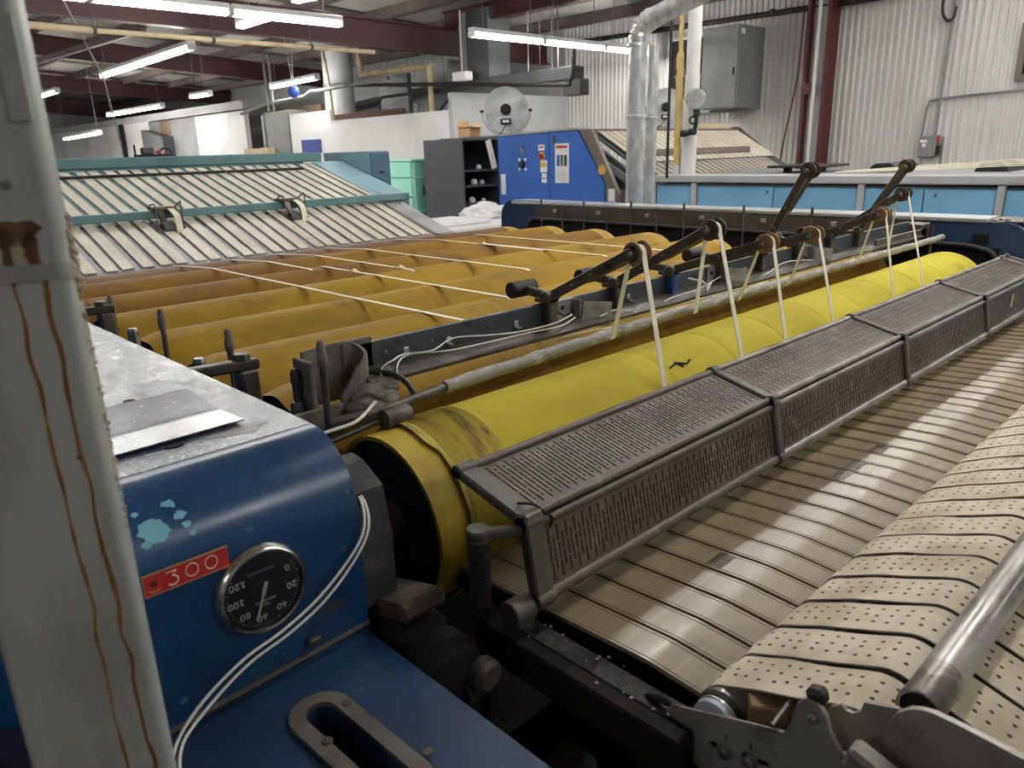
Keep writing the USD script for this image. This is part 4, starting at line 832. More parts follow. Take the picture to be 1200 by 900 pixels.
# flange block between housing and front roll
part(t, 'side_casting', M().poly(Polygon([(.80, 1.235), (.775, 1.232), (.735, 1.21), (.722, 1.15), (.722, 1.06), (.80, 1.04)]), (XI, 0, 0), Y, Z, .05), mat('dark_casting', (48, 49, 48), .7, layers=[((70, 70, 67), (30, 30, 30), .5, .7)]), 20)

# paired white wires hanging over the housing front
for k, dx in enumerate((0, .007)):
    pts = [(.440 + dx * .3, .765, 1.215), (.432 + dx * .6, .724, 1.20), (.418 + dx, .704, 1.176), (.392 + dx, .700, 1.150 - dx * .6), (.348 + dx, .698, 1.121 - dx), (.302 + dx, .698, 1.102 - dx), (.252 + dx, .698, 1.089 - dx), (.198 + dx, .69, 1.066 - dx), (.164 + dx, .67, 1.046), (.150 + dx, .62, 1.037), (.146 + dx, .50, 1.0355)]
    single('white_wire', ['inner white wire looping over the dial housing', 'outer white wire looping over the dial housing'][k], 'wire', M().spline(pts, .0017, 7), m_wire)

# ------------------------------------------------------------------ padded rolls
RY = [.917 + .34 * k for k in range(8)]
RZ, RR = 1.047, .147
tape_x = [1.2 + .225 * k for k in range(8)]
def roll_body(k, x0, x1, r, zc, dips, nseg=56, taper=.012, rag=.014):
    xs = sorted(set(np.round(np.concatenate([np.linspace(x0, x1, 60)] + [np.linspace(d - .03, d + .03, 9) for d in dips]), 4)))
    xs = [x for x in xs if x0 <= x <= x1]
    th = np.linspace(0, 2 * np.pi, nseg, endpoint=False)
    V = []
    for i, x in enumerate(xs):
        e = min(x - x0, x1 - x)
        rad = r - taper * max(0, 1 - e / .05) ** 2
        for d in dips: rad -= (.0022 if k else .0036) * math.exp(-((x - d) / (.010 if k else .007)) ** 2)
        xx = np.full(nseg, x)
        if i in (0, len(xs) - 1):
            xx = x + (rag * (meshkit.noise(np.c_[np.cos(th) * 3, np.sin(th) * 3, np.full(nseg, k * 7.3 + i)]) - .5))
        wob = 1 + .006 * (meshkit.noise(np.c_[np.full(nseg, x * 3 + k * 9), np.cos(th) * 1.5, np.sin(th) * 1.5]) - .5)
        V.append(np.c_[xx, RY[k] + rad * wob * np.cos(th), zc + rad * wob * np.sin(th)])
    V = np.vstack(V); n = nseg; F = []
    for i in range(len(xs) - 1):
        for j in range(n): q = (j + 1) % n; F.append((i * n + j, (i + 1) * n + j, (i + 1) * n + q, i * n + q))
    return V, np.array(F)[:, ::-1]
rl = ['front roll in bright yellow ribbed cloth beside the perforated guard', 'amber roll just behind the front roll, under the tension beam', 'amber roll directly behind the tension beam, third from front', 'amber roll, fourth from the perforated guard',
      'amber roll, fifth from the perforated guard', 'brownish amber roll, sixth from the perforated guard', 'brownish roll, seventh from the guard, next to the last', 'darkest brown last roll below the delivery table']
for k in range(8):
    zc = RZ - (.02 if k == 7 else 0)
    t = thing('ironer_roll', rl[k], 'roll', (1.88, RY[k], zc))
    x0 = .588 + (.055 if k == 0 else 0)
    v, f = roll_body(k, x0, 3.17, RR, zc, [x + .0 for x in tape_x] if k else [x + .02 for x in tape_x])
    mt = m_yellow if k == 0 else m_roll[0] if k < 5 else m_roll[1] if k < 7 else m_roll[2]
    part(t, 'cloth_cover', M().add(v, f), mt, 50)
    if k == 0:
        v, f = roll_body(k, .640, .752, RR + .0007, zc, [], taper=0, rag=.026)
        w = M().add(v, f)
        part(t, 'soiled_end_wrap', w, m_yellowend, 50, label='frayed soiled end of the ribbed cloth')
        w = M()
        for i in range(24):
            xx = .652 + .0042 * i
            w.tube([(xx, RY[0] + (RR + .0008) * math.cos(a), zc + (RR + .0008) * math.sin(a)) for a in np.linspace(0, 2 * np.pi, 57)], .0011, 5)
        part(t, 'cord_winding', w, m_yellowend, 60, kind='stuff')
        w = M().lathe((.588, RY[0], zc), X, [(0, RR - .013), (0, RR - .006), (.07, RR - .005), (.07, RR - .012), (0, RR - .013)], 56, False); part(t, 'inner_ply', w, m_yelring, 40, label='smooth yellow inner ply')
    v, f = roll_body(k, 3.04, 3.172, RR + .0008, zc, [], taper=.010, rag=.02)
    part(t, 'end_wrap', M().add(v, f), m_rollend if k else m_yellow, 50, label='paler worn far end of the cloth')
    part(t, 'end_disc', M().lathe((.60, RY[k], zc), X, [(0, .012), (0, RR - .012), (.02, RR - .012)], 48), m_soot, label='dark end of the roll')
    part(t, 'end_disc', M().lathe((3.158, RY[k], zc), -X, [(0, .012), (0, RR - .012), (.02, RR - .012)], 48), m_soot)
    part(t, 'journal', M().cyl((XI + .002, RY[k], zc), (.60, RY[k], zc), .035, 16), m_iron); part(t, 'journal', M().cyl((3.16, RY[k], zc), (XO - .012, RY[k], zc), .035, 16), m_iron)
single('ink_mark', 'small black scrawl mark on the bright yellow roll', 'mark', M().tube(crv([(1.235, .838, 1.172), (1.265, .842, 1.176), (1.29, .836, 1.1705), (1.31, .84, 1.174)], 4), .0022, 5).tube([(1.262, .846, 1.178), (1.275, .832, 1.168)], .002, 5), m_black)

# dark chest below the rolls and the bed frame
struct_bed = thing('chest_bed', 'dark sooty chest bed below and between the rolls', 'machine bed', (1.9, 2, 0))
w = M().box(XI + .003, XO - .015, .99, 3.44, .3, .895)
part(struct_bed, 'chest', w, m_soot, False)
part(struct_bed, 'side_rail', M().box(.47, .53, .74, 3.44, .80, .893, .006), m_soot); part(struct_bed, 'side_rail', M().box(3.22, 3.28, .74, 3.44, .80, .893, .006), m_soot)

# ------------------------------------------------------------------ far end housing
t = thing('end_housing', 'dark far end housing with blue rounded ends across the rolls', 'machine housing', (3.55, 2.1, 0))
pf = [(.70, .1)] + [(.80 - .1 * math.cos(a), HT - .1 + .1 * math.sin(a)) for a in np.linspace(0, math.pi / 2, 8)] + [(3.50 + .1 * math.sin(a), HT - .08 + .1 * math.cos(a)) for a in np.linspace(0, math.pi / 2, 8)] + [(3.6, .1)]
part(t, 'body', M().poly(Polygon(pf), (XO + .003, 0, 0), Y, Z, .15), m_farblue, 25)
part(t, 'rim', M().box(XO - .004, XO + .155, .86, 3.50, HT - .004, HT + .014, .004), m_farrim)
part(t, 'inner_panel', M().box(XO - .008, XO + .001, 1.06, 3.28, 1.205, 1.279), m_farpanel, False)
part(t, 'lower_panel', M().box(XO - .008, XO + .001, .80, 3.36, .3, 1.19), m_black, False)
part(t, 'rail', M().tube(crv([(XO - .015, .80, 1.12), (XO - .015, .815, 1.165), (XO - .015, .87, 1.19), (XO - .015, 1.05, 1.20), (XO - .015, 2.0, 1.203), (XO - .015, 3.2, 1.205), (XO - .015, 3.30, 1.195), (XO - .015, 3.345, 1.16), (XO - .015, 3.36, 1.05)], 4), .009, 8), m_dgrey)
part(t, 'port', M().box(XO - .006, XO + .002, .845, .90, 1.205, 1.24), m_black, False)
for k in range(14):
    y = 3.21 - .167 * k
    long = k % 2 == 0
    part(t, 'tie_rod', M().cyl((XO - .03, y, 1.10), (XO - .03, y, 1.272 + (.045 if long else 0)), .0045 if long else .0055, 8), m_iron)
    if long: part(t, 'rod_tip', M().lathe((XO - .03, y, 1.297), Z, [(0, .0045), (.004, .0065), (.022, .0065), (.03, .003)], 8), m_iron)
    else: part(t, 'clip', M().box(XO - .02, XO - .008, y + .06, y + .085, 1.245, 1.265, .002), m_zinc)
    part(t, 'bearing_arm', M().box(XO - .10, XO - .02, y - .03, y + .03, 1.06, 1.13, .008), m_soot)
single('lint_clump', 'pale lint clump on the far right corner of the far housing', 'lint', M().tri(trimesh.Trimesh(*(lambda s: (s.vertices * (1 + .8 * (meshkit.fbm(s.vertices * 3, 4, 5) - .5))[:, None] * V3(.06, .06, .018) + V3(3.44, .80, 1.285), s.faces))(trimesh.creation.icosphere(3)), process=False)), m_lint)
# ------------------------------------------------------------------ bearing rods in the gap at the near roll ends
for k in range(5):
    x, y = .555, 1.006 + .338 * k
    tz = (1.336, 1.304, 1.298, 1.290, 1.286)[k]
    t = thing('bearing_rod', ['tallest greasy tie rod, in front of the curved beam bracket', 'second greasy tie rod, beside the flat bar at the housing edge', 'third greasy tie rod along the housing edge', 'fourth greasy tie rod, close to the near duct', 'fifth greasy tie rod, hidden by the near duct'][k], 'rod', (x, y, .98))
    part(t, 'rod', M().cyl((x, y, .98), (x, y, tz - .02), .0058, 10), m_iron)
    part(t, 'tip', M().lathe((x, y, tz - .045), Z, [(0, .0060), (.004, .0082), (.020, .0085), (.026, .0064), (.034, .0072), (.042, .0052), (.045, .002)], 10), m_cast, label='capped greasy tip')
for k, (yb, th_) in enumerate(((1.08, 1.223), (1.476, 1.226), (1.857, 1.231))):
    t = thing('bearing_post', ['hexagon post with a lint-covered stud by the curved beam bracket', 'bright-topped hexagon post between the second and third tie rods', 'bright-topped hexagon post between the third and fourth tie rods'][k], 'post', (.545, yb, .98))
    part(t, 'post', M().lathe((.545, yb, .98), Z, [(0, .0125), (th_ - .987, .0125), (th_ - .98, .0105)], 6), m_bolt if k else m_slot, False)
    if k == 0: part(t, 'stud', M().lathe((.545, yb, 1.222), Z, [(0, .0065), (.03, .0068), (.036, .0085), (.050, .008), (.056, .005)], 10), m_grease)
for k, y in enumerate((1.235, 2.0)):
    t = thing('bearing_bar', ['flat iron bar with square block reaching over the housing edge', 'flat iron bar with square block beside the near duct'][k], 'bar', (.5, y, 1.2))
    part(t, 'bar', M().obox((.485, y, 1.262), np.array([V3(.98, -.18, 0), V3(.18, .98, 0), Z]), (.068, .0125, .009), .003), m_grease)
    part(t, 'block', M().box(.513, .545, y - .028, y + .008, 1.11, 1.254, .004), m_iron); part(t, 'nut', M().lathe((.525, y - .006, 1.271), Z, [(0, .015), (.009, .015), (.011, .012)], 6), m_iron)

# ------------------------------------------------------------------ tension beam above the second roll
BY = 1.10
t = thing('tension_beam', 'bluish grey angle-iron beam spanning above the rolls', 'beam', (1.9, BY, 1.25))
part(t, 'web', M().box(.66, 3.24, BY - .004, BY + .004, 1.240, 1.290, .0015), m_angle)
part(t, 'flange', M().poly(Polygon([(BY - .004, 1.247), (BY - .045, 1.243), (BY - .062, 1.235), (BY - .062, 1.229), (BY - .045, 1.236), (BY + .004, 1.240)]), (.66, 0, 0), Y, Z, 2.58), m_grease, 20, label='dusty brown lower flange')
for x in (.775, .875, 1.055, 1.43, 1.97, 2.4): part(t, 'cable_clip', M().box(x - .006, x + .006, BY - .0065, BY - .004, 1.252, 1.266, .001).box(x - .005, x + .005, BY - .016, BY - .0065, 1.2515, 1.254), m_zinc)
for x in (.835, .73, .98): part(t, 'bolt', M().lathe((x, BY - .004, 1.266), -Y, [(0, .004), (.003, .0035)], 8), m_bolt)
def wall_strip(mm, pts, t_):
    """upright curved plate: pts of (x, y, z bottom, z top), t_ thick"""
    P = np.array(pts, float); T_ = np.gradient(P[:, :2], axis=0); T_ /= np.linalg.norm(T_, axis=1, keepdims=True); N = np.c_[-T_[:, 1], T_[:, 0]] * t_ / 2
    V = []
    for (x, y, zb, zt), n in zip(P, N): V += [(x + n[0], y + n[1], zt), (x - n[0], y - n[1], zt), (x - n[0], y - n[1], zb), (x + n[0], y + n[1], zb)]
    F_ = []
    for i in range(len(P) - 1):
        for q in range(4): F_.append((4 * i + q, 4 * i + (q + 1) % 4, 4 * i + 4 + (q + 1) % 4, 4 * i + 4 + q))
    o = 4 * len(P) - 4; F_ += [(3, 2, 1, 0), (o, o + 1, o + 2, o + 3)]
    return mm.add(V, F_)
w = M()
pp = [(.572, BY + .004, 1.20, 1.296), (.61, BY + .004, 1.20, 1.299), (.645, BY + .003, 1.20, 1.300)]
pp += [(.648 + .026 * math.sin(a), BY - .022 + .025 * math.cos(a), 1.198, 1.300 - .004 * k) for k, a in enumerate(np.linspace(.3, math.pi - .3, 8))]
pp += [(.640, BY - .049, 1.196, 1.262), (.622, BY - .051, 1.194, 1.240), (.606, BY - .052, 1.192, 1.222)]
wall_strip(w, pp, .006)
w.box(.555, .564, BY - .05, BY + .004, 1.20, 1.290, .002).box(.52, .606, BY - .057, BY - .048, 1.165, 1.214, .002).box(.645, .705, BY - .004, BY + .004, 1.21, 1.300, .003)
part(t, 'end_bracket', w, m_cast, 30, label='dusty U-shaped curved end bracket')
w = M()
for c, r in (((.660, 1.045, 1.214), .030), ((.69, 1.055, 1.222), .028), ((.640, 1.030, 1.200), .028), ((.712, 1.072, 1.232), .022), ((.655, 1.02, 1.196), .022), ((.675, 1.03, 1.205), .024)):
    s = trimesh.creation.icosphere(3, r); s.vertices *= (1 + .5 * (meshkit.fbm(s.vertices * 60 + c[0] * 9, 3, 2) - .5))[:, None]; w.add(s.vertices * V3(1.2, 1, .75) + V3(*c), s.faces)
part(t, 'lint_buildup', w, m_cast, 50, kind='stuff')
w = M().box(2.80, 3.30, BY - .05, BY - .042, 1.195, 1.262, .002).box(2.80, 3.30, BY - .05, BY + .02, 1.19, 1.197, .002).box(3.24, 3.34, BY - .05, BY + .03, 1.19, 1.28, .004)
part(t, 'far_bracket', w, m_iron)
for k, x in enumerate((1.205, 1.80, 2.33)):
    w = M().box(x - .03, x + .025, BY - .0075, BY - .0045, 1.234, 1.289, .001).box(x + .022, x + .026, BY - .03, BY - .0045, 1.236, 1.287, .001)
    part(t, 'zinc_bracket', w, m_zinc, 20, label='zinc angle bracket')
    for dx, dz in ((-.012, .272), (.006, .252)): part(t, 'socket_screw', M().lathe((x + dx, BY - .0075, 1 + dz), -Y, [(0, .005), (.003, .0045)], 10), m_soot)
    w = M().bar((x + .028, BY - .03, 1.255), (x + .10, BY - .052, 1.245), .003, .055, Z).box(x + .03, x + .085, BY - .03, BY - .008, 1.225, 1.27, .004)
    part(t, 'switch_guard', w, m_zinc, 20)

arms = [(.879, 1.408), (.855, 1.433), (.850, 1.383), (.847, 1.381), (.974, 1.527), (.860, 1.396), (.884, 1.440), (.961, 1.516)]
alab = ['tension arm nearest the curved beam bracket, round black counterweight showing', 'second tension arm from the near end, its pulley level with the blue clamp', 'third tension arm from the near end, on a blue clamp', 'fourth tension arm from the near end, low pulley', 'raised tension arm without tape before the sky-blue panels, nearer one',
        'sixth tension arm, pale pulley below the raised arms', 'seventh tension arm, dark pulley against the sky-blue panels', 'farthest raised tension arm without tape']
feet = [((1.15, .917, 1.237), (1.15, .788, 1.152)), ((1.375, .873, 1.258), (1.375, .756, 1.174)), ((1.6, .899, 1.248), (1.6, .772, 1.154)), ((1.825, .887, 1.257), (1.825, .764, 1.170)), None, ((2.275, .901, 1.256), (2.275, .793, 1.185)), ((2.5, .901, 1.264), (2.5, .784, 1.168))]
tlab = ['cotton tape hanging from the first tension pulley, nearest', 'cotton tape hanging from the second tension pulley', 'cotton tape hanging from the third tension pulley', 'cotton tape hanging from the fourth tension pulley', '', 'cotton tape hanging from the sixth tension pulley, pale spool', 'cotton tape hanging from the farthest taped pulley, dark spool']
mblu2 = mat('blue_clamp_paint', (52, 92, 150), .45)
for k in range(8):
    x = 1.15 + .225 * k; py, pz = arms[k]
    pv = V3(x, BY - .012, 1.303); pu = V3(x, py, pz)
    t = thing('tension_arm', alab[k], 'tension arm', (x, BY, 1.24))
    part(t, 'clamp_block', M().box(x - .014, x + .014, BY - .024, BY - .004, 1.236, 1.300, .003).box(x - .014, x + .014, BY - .024, BY + .022, 1.290, 1.30, .002), mblu2 if k == 2 else m_iron, label='blue painted clamp block' if k == 2 else None)
    part(t, 'pivot_boss', M().lathe(pv - X * .02, X, [(0, .010), (.003, .0135), (.037, .0135), (.04, .010)], 16), m_iron)
    d = (pu - pv) / np.linalg.norm(pu - pv); nn = np.cross(X, d)
    part(t, 'arm_bar', M().bar(pv - d * .01, pu + d * .004, .007, .021, nn, .002), m_iron)
    mid = pv + d * np.linalg.norm(pu - pv) * .45
    part(t, 'arm_bar', M().tube([mid + X * .004, mid + X * .03 + d * .02, pu + X * .047], .0085, 6), m_iron)
    e = V3(0, .995, .1) if k not in (4, 7) else V3(0, .75, -.66)
    part(t, 'counter_bar', M().bar(pv, pv + e * .075, .012, .02, np.cross(X, e), .003), m_iron)
    cw = pv + e * .085
    part(t, 'counterweight', M().lathe(cw - X * .036, X, [(0, .015), (.003, .018), (.070, .018), (.073, .015)], 20), m_soot)
    dark = k in (4, 6, 7)
    sp = part(t, 'spool', M().lathe(pu + X * .006, X, [(0, .0205), (.0015, .0222), (.005, .0222), (.0065, .015), (.018, .0135), (.030, .015), (.0315, .0222), (.035, .0222), (.0365, .0205)], 24), m_spoold if dark or k == 1 else m_spool)
    part(sp, 'spool_disc', M().lathe(pu + X * .0045, X, [(0, .016), (.002, .018)], 20), m_spoold if k in (0, 1, 4, 6, 7) else m_spool)
    part(sp, 'axle', M().lathe(pu - X * .006, X, [(0, .005), (.012, .0055), (.05, .005)], 8), m_bolt)
    part(t, 'link_wire', M().spline([(x + .012, BY + .05, 1.31), (x + .02, BY + .03, 1.285), (x + .03, BY - .012, 1.262), (x + .045, BY - .03, 1.25)], .002, 6), m_iron)
    for s in (.30, .55): part(t, 'rivet', M().lathe(pv + d * np.linalg.norm(pu - pv) * s - X * .0036, -X, [(0, .0035), (.002, .0025)], 8), m_bolt)
    if k < 7 and feet[k]:
        a, b = (np.array(q) for q in feet[k]); a = V3(*CAM) + (a - CAM) * 1.03; b = V3(*CAM) + (b - CAM) * 1.02
        c = pu + X * .024
        pts = [a] + [c + V3(0, .0145, -.002) + (a - c) * .05] + [c + V3(0, .015 * math.cos(q), .015 * math.sin(q)) for q in np.linspace(.1, math.pi - .1, 9)] + [c + V3(0, -.0145, -.002) + (b - c) * .05, b, b + V3(.002, -.004, -.03)]
        single('cotton_tape', tlab[k], 'tape', M().ribbon(pts, .0145, .0012, X), m_cream, 40)

# insulated rod in front of the beam
t = thing('guide_rod', 'long lint-coated guide rod between beam and front roll', 'rod', (1.9, .99, 1.22))
part(t, 'bare_rod', M().tube([(.625, .975, 1.198), (.655, .985, 1.204), (.80, .99, 1.2125)], .0085, 12), m_iron)
n = 90; xs = np.linspace(.775, 3.30, n)
part(t, 'lint_sleeve', M().tube(np.c_[xs, .99 + .002 * np.sin(xs * 31), np.interp(xs, [.775, 1.5, 3.3], [1.2105, 1.2275, 1.2275])], .0108 + .0028 * meshkit.noise(np.c_[xs * 40, xs * 0, xs * 0]), 12), m_rod, 50)
part(t, 'end_boss', M().lathe((.625, .958, 1.198), X, [(0, .010), (0, .0165), (.003, .018), (.046, .018), (.048, .016)], 20), m_iron, label='dark cylindrical end boss')
part(t, 'support_arm', M().bar((.55, 1.0, 1.20), (.64, .975, 1.205), .02, .016, c=.003), m_iron)
# wires
def wire(label, pts, r=.0016, m_=None, name='white_wire', cat='wire'): single(name, label, cat, M().spline(pts, r, 6), m_ or m_wire)
yw = BY - .05
wire('white wire stapled along the beam, upper strand', [(.686, 1.045, 1.225), (.69, yw, 1.252), (.715, yw, 1.262), (.76, BY - .02, 1.258), (.80, yw, 1.262), (.875, BY - .02, 1.266), (.94, yw, 1.264), (1.02, yw, 1.256), (1.12, yw, 1.255), (1.20, BY - .03, 1.258)])
wire('white wire stapled along the beam, lower strand', [(.718, 1.04, 1.225), (.722, yw, 1.25), (.77, BY - .02, 1.255), (.84, yw, 1.254), (.93, yw, 1.251), (1.05, yw, 1.249), (1.14, yw, 1.246), (1.21, BY - .03, 1.250)])
wire('white wire sagging along the beam past the second tape', [(1.27, yw, 1.245), (1.33, yw, 1.250), (1.40, yw - .005, 1.236), (1.46, yw, 1.232), (1.55, yw, 1.246), (1.66, yw, 1.25), (1.80, BY - .03, 1.262)])
wire('white wire hanging along the far part of the beam', [(1.88, yw, 1.235), (1.98, yw, 1.236), (2.10, yw, 1.262), (2.2, yw, 1.26), (2.3, yw, 1.25)])
wire('knotted white cord dangling beside the blue clamp', [(1.66, BY - .02, 1.275), (1.69, yw, 1.262), (1.70, yw, 1.235), (1.73, yw, 1.222), (1.70, yw - .004, 1.24), (1.72, yw, 1.26)], .003)
wire('twin white wires running down beside the tallest tie rod', [(.47, .965, 1.20), (.53, .965, 1.204), (.58, .965, 1.207), (.64, 1.0, 1.216)], .0028)
wire('black flexible cable looping from beam bracket to guide rod', [(.66, 1.08, 1.245), (.69, 1.05, 1.246), (.71, 1.02, 1.235), (.715, .995, 1.213)], .005, m_bwire, 'black_cable', 'cable')
wire('thin black cable running to the tallest tie rod', [(.44, .97, 1.185), (.53, .96, 1.19), (.62, .965, 1.197)], .004, m_bwire, 'black_cable', 'cable')
wire('loose cotton thread stretched before the beam', [(1.08, yw, 1.222), (1.2, yw - .02, 1.226), (1.32, yw - .03, 1.222)], .0012, m_cream, 'cotton_thread', 'thread')
wire('loose cotton thread stretched along the far guide rod', [(1.45, yw, 1.226), (1.7, yw - .02, 1.23), (1.95, yw - .04, 1.235)], .0012, m_cream, 'cotton_thread', 'thread')
# cotton ribbons lying over the roll crowns
def ztop(y):
    z = 0
    for k, c in enumerate(RY):
        if abs(y - c) < RR: z = max(z, RZ - (.02 if k == 7 else 0) + math.sqrt(RR ** 2 - (y - c) ** 2))
    return z
rib = [(1.197, 1.42, 3.25, 'cotton guide ribbon nearest the duct, running over all the rolls'), (1.425, 2.55, 3.25, 'second guide ribbon from the duct, rear piece'), (1.49, 1.60, 2.47, 'knotted guide ribbon over the middle rolls, ending at the counterweight'),
       (1.65, 2.30, 3.27, 'third guide ribbon from the duct over the rear rolls'), (1.905, 2.05, 3.25, 'guide ribbon across the middle of the rolls'), (2.33, 2.32, 3.22, 'guide ribbon from the last roll, right of the middle one'), (2.345, 1.90, 2.63, 'guide ribbon ending near the first pulley'), (2.60, 1.50, 2.92, 'guide ribbon nearest the far housing')]
for x, y0, y1, lab in rib:
    r0 = min(range(8), key=lambda k: abs(RY[k] - y0)); r1 = min(range(8), key=lambda k: abs(RY[k] - y1))
    a, b = RY[r0], RY[r1]
    pts = [(x + .003 * math.sin(7 * x), a - q, RZ - (.02 if r0 == 7 else 0) + math.sqrt((RR + .0015) ** 2 - q * q)) for q in (.035, .018, .0)]
    for k in range(r0 + 1, r1): pts.append((x + .002 * math.sin(k * 3 + x), RY[k], RZ + RR + .0015))
    zc = RZ - (.02 if r1 == 7 else 0)
    pts += [(x, b + q, zc + math.sqrt((RR + .0015) ** 2 - q * q)) for q in (.0, .018, .035)]
    single('guide_ribbon', lab, 'ribbon', M().ribbon(pts, .015, .0012, X), m_cream, 30)
for x, y in ((1.49, 2.4), (2.33, 2.62), (1.65, 2.33)):
    single('ribbon_knot', {1.49: 'frayed knot in the guide ribbon over the middle rolls, nearest the duct', 2.33: 'frayed knot in a guide ribbon near the first pulley', 1.65: 'frayed knot at the front end of the third guide ribbon'}[x], 'knot', M().tube([(x - .012, y - .02, RZ + RR + .004), (x, y, RZ + RR + .007), (x + .02, y + .012, RZ + RR + .005)], [.002, .005, .002], 6).tube([(x + .01, y - .02, RZ + RR + .004), (x, y, RZ + RR + .006), (x - .015, y + .02, RZ + RR + .004)], [.0015, .003, .0015], 5), m_cream, group='ribbon knots on the rolls')

# ------------------------------------------------------------------ hinged finger guard
GA, GH1, GH2, GB = (.731, 1.189), (.612, 1.159), (.606, 1.147), (.588, 1.053)
GX = [.60 + .622 * k for k in range(5)]
t = thing('finger_guard', 'hinged slotted finger guard of paired panels along the front roll', 'guard', (1.85, .65, 1.05))
def slotted(L, wd, rows):
    """plate with interleaved columns of long slots"""
    holes = []; pitch, sw, br = .0084, .0030, .0036
    lo, hi = .009, wd - .009; h = (hi - lo) / rows
    x, c = .013, 0
    while x < L - .012:
        cuts = [lo + i * h for i in range(rows + 1)] if c % 2 == 0 else [lo + .25 * h] + [lo + (i + .5) * h for i in range(rows)] + [hi - .25 * h]
        for a, b in zip(cuts[:-1], cuts[1:]):
            if b - a > br + .003: holes.append([(x, a + br / 2), (x + sw, a + br / 2), (x + sw, b - br / 2), (x, b - br / 2)])
        x += pitch; c += 1
    return Polygon([(0, 0), (L, 0), (L, wd), (0, wd)], holes)
def dirn(a, b):
    d = V3(0, b[0] - a[0], b[1] - a[1]); L = np.linalg.norm(d); return d / L, L
for k in range(5):
    x0, x1 = GX[k] + .012, (GX[k + 1] if k < 4 else 3.16) - .012
    sag = .002 * math.sin(k * 2.1)
    for nm, a, b, rows in (('upper_panel', GA, GH1, 3), ('lower_panel', GH2, GB, 3)):
        d, L = dirn(a, b)
        part(t, nm, M().poly(slotted(x1 - x0, L - .004, rows), V3(x0, a[0], a[1]) + d * .002, X, d, .0022), m_guard, False)
    for nm, q, r in (('back_rod', GA, .0068), ('hinge_rod', GH1, .0058), ('hinge_rod', GH2, .0062), ('bottom_rod', GB, .0088)):
        part(t, nm, M().cyl((x0 - .004, q[0], q[1]), (x1 + .004, q[0], q[1]), r, 14), m_guardrod if k else m_guard)
for k in range(6):
    x = GX[k] if k < 5 else 3.16
    hw = .011 if k else .016
    w = M()
    d, L = dirn(GA, GH1); w.obox(V3(x, GA[0], GA[1]) + d * L * .5 + np.cross(d, X) * -.002, np.array([X, d, np.cross(X, d)]), (hw, L / 2 + .012, .0075), .003)
    d, L = dirn((.607, 1.156), GB); w.obox(V3(x, .607, 1.156) + d * L * .5, np.array([X, d, np.cross(X, d)]), (hw, L / 2 + .012, .009), .003)
    w.lathe((x - hw, GA[0], GA[1]), X, [(0, .009), (.002, .0105), (2 * hw - .002, .0105), (2 * hw, .009)], 14).lathe((x - hw, GB[0], GB[1]), X, [(0, .011), (.002, .0125), (2 * hw - .002, .0125), (2 * hw, .011)], 14)
    w.lathe((x - hw, .608, 1.154), X, [(0, .010), (.002, .0115), (2 * hw - .002, .0115), (2 * hw, .010)], 14)
    part(t, 'post', w, m_guardpost, 30)
part(t, 'gap_shade_strip', M().bar((.60, .6105, 1.1525), (3.16, .6105, 1.1525), .003, .016, (0, -.35, 1)), m_pit, False)  # dark strip standing in for shade in the hinge gap
part(t, 'hinge_wire', M().spline([(.60, .63, 1.172), (.612, .612, 1.172), (.622, .603, 1.160), (.632, .599, 1.150), (.628, .600, 1.138)], .0018), m_soot)
part(t, 'label_strip', M().box(2.72, 2.735, .594, .5965, 1.09, 1.13), m_yfoam, label='worn yellow strip on the guard')
part(t, 'pivot_sleeve', M().lathe((.548, .597, 1.046), X, [(0, .010), (0, .017), (.002, .0185), (.032, .0185), (.036, .017)], 20), m_guardpost, label='round pivot sleeve at the guard foot')

# crank handle linked to the guard
t = thing('crank_handle', 'dark ribbed upright handle linked to the near end of the guard', 'handle', (.545, .645, .85))
pr = [(0, .010)]
for i in range(22): pr += [(.004 + .0052 * i, .0142), (.0066 + .0052 * i, .0136)]
pr += [(.121, .0150), (.127, .0140)]
part(t, 'grip', M().lathe((.545, .645, 1.022), Z, pr, 22), m_soot, 20)
part(t, 'shaft', M().cyl((.545, .645, .80), (.545, .645, 1.03), .008, 12), m_soot)
part(t, 'link', M().bar((.545, .645, 1.143), (.595, .607, 1.146), .016, .014, c=.004).lathe((.545, .645, 1.135), Z, [(0, .014), (.015, .0155), (.018, .014)], 18), m_guardpost)

# ------------------------------------------------------------------ feed apron of flat slats
zd = lambda y: 1.017 - .043 * (y - .612)
t = thing('feed_apron', 'feed apron of long taupe slats passing under the guard', 'conveyor', (1.85, .57, 1.0))
dd = V3(0, 1, -.043); dd /= np.linalg.norm(dd)
dn_ = np.cross(X, dd)
for k in range(43):
    x = .649 + .058 * k; jz = .0008 * math.sin(k * 5.3)
    zz = lambda y: zd(y) - .003 + jz - max(0, .440 - y) * .12 - (.12 * (.010 - abs(y - .440)) ** 2 / .040 if abs(y - .440) < .010 else 0)
    ys = [.367, .39, .425, .430, .433, .4365, .440, .4435, .447, .450, .455, .60, .80]
    s = part(t, 'slat', M().ribbon([(x, y, zz(y)) for y in ys], .0522, .006, X), m_slat, 20)
    w = M()
    for s_ in (-1, 1): w.ribbon([(x + s_ * .0218, y, zz(y) + .0031) for y in ys], .0009, .0007, X)
    part(s, 'edge_thread', w, m_slatedge, False)
    if k in (4, 11, 12, 14):
        w = M()
        for j in range(10): w.bar(V3(x - .022 + .0048 * j, .486, zd(.486) + .001), V3(x - .022 + .0048 * j, .510, zd(.510) + .001), .0018, .001, dn_)
        part(s, 'lacing', w, m_bolt if k != 4 else m_iron, False, kind='stuff')
part(t, 'bed_plate', M().bar((1.87, .36, zd(.36) - .03), (1.87, .79, zd(.79) - .03), 2.5, .008, dn_), m_pit, False)
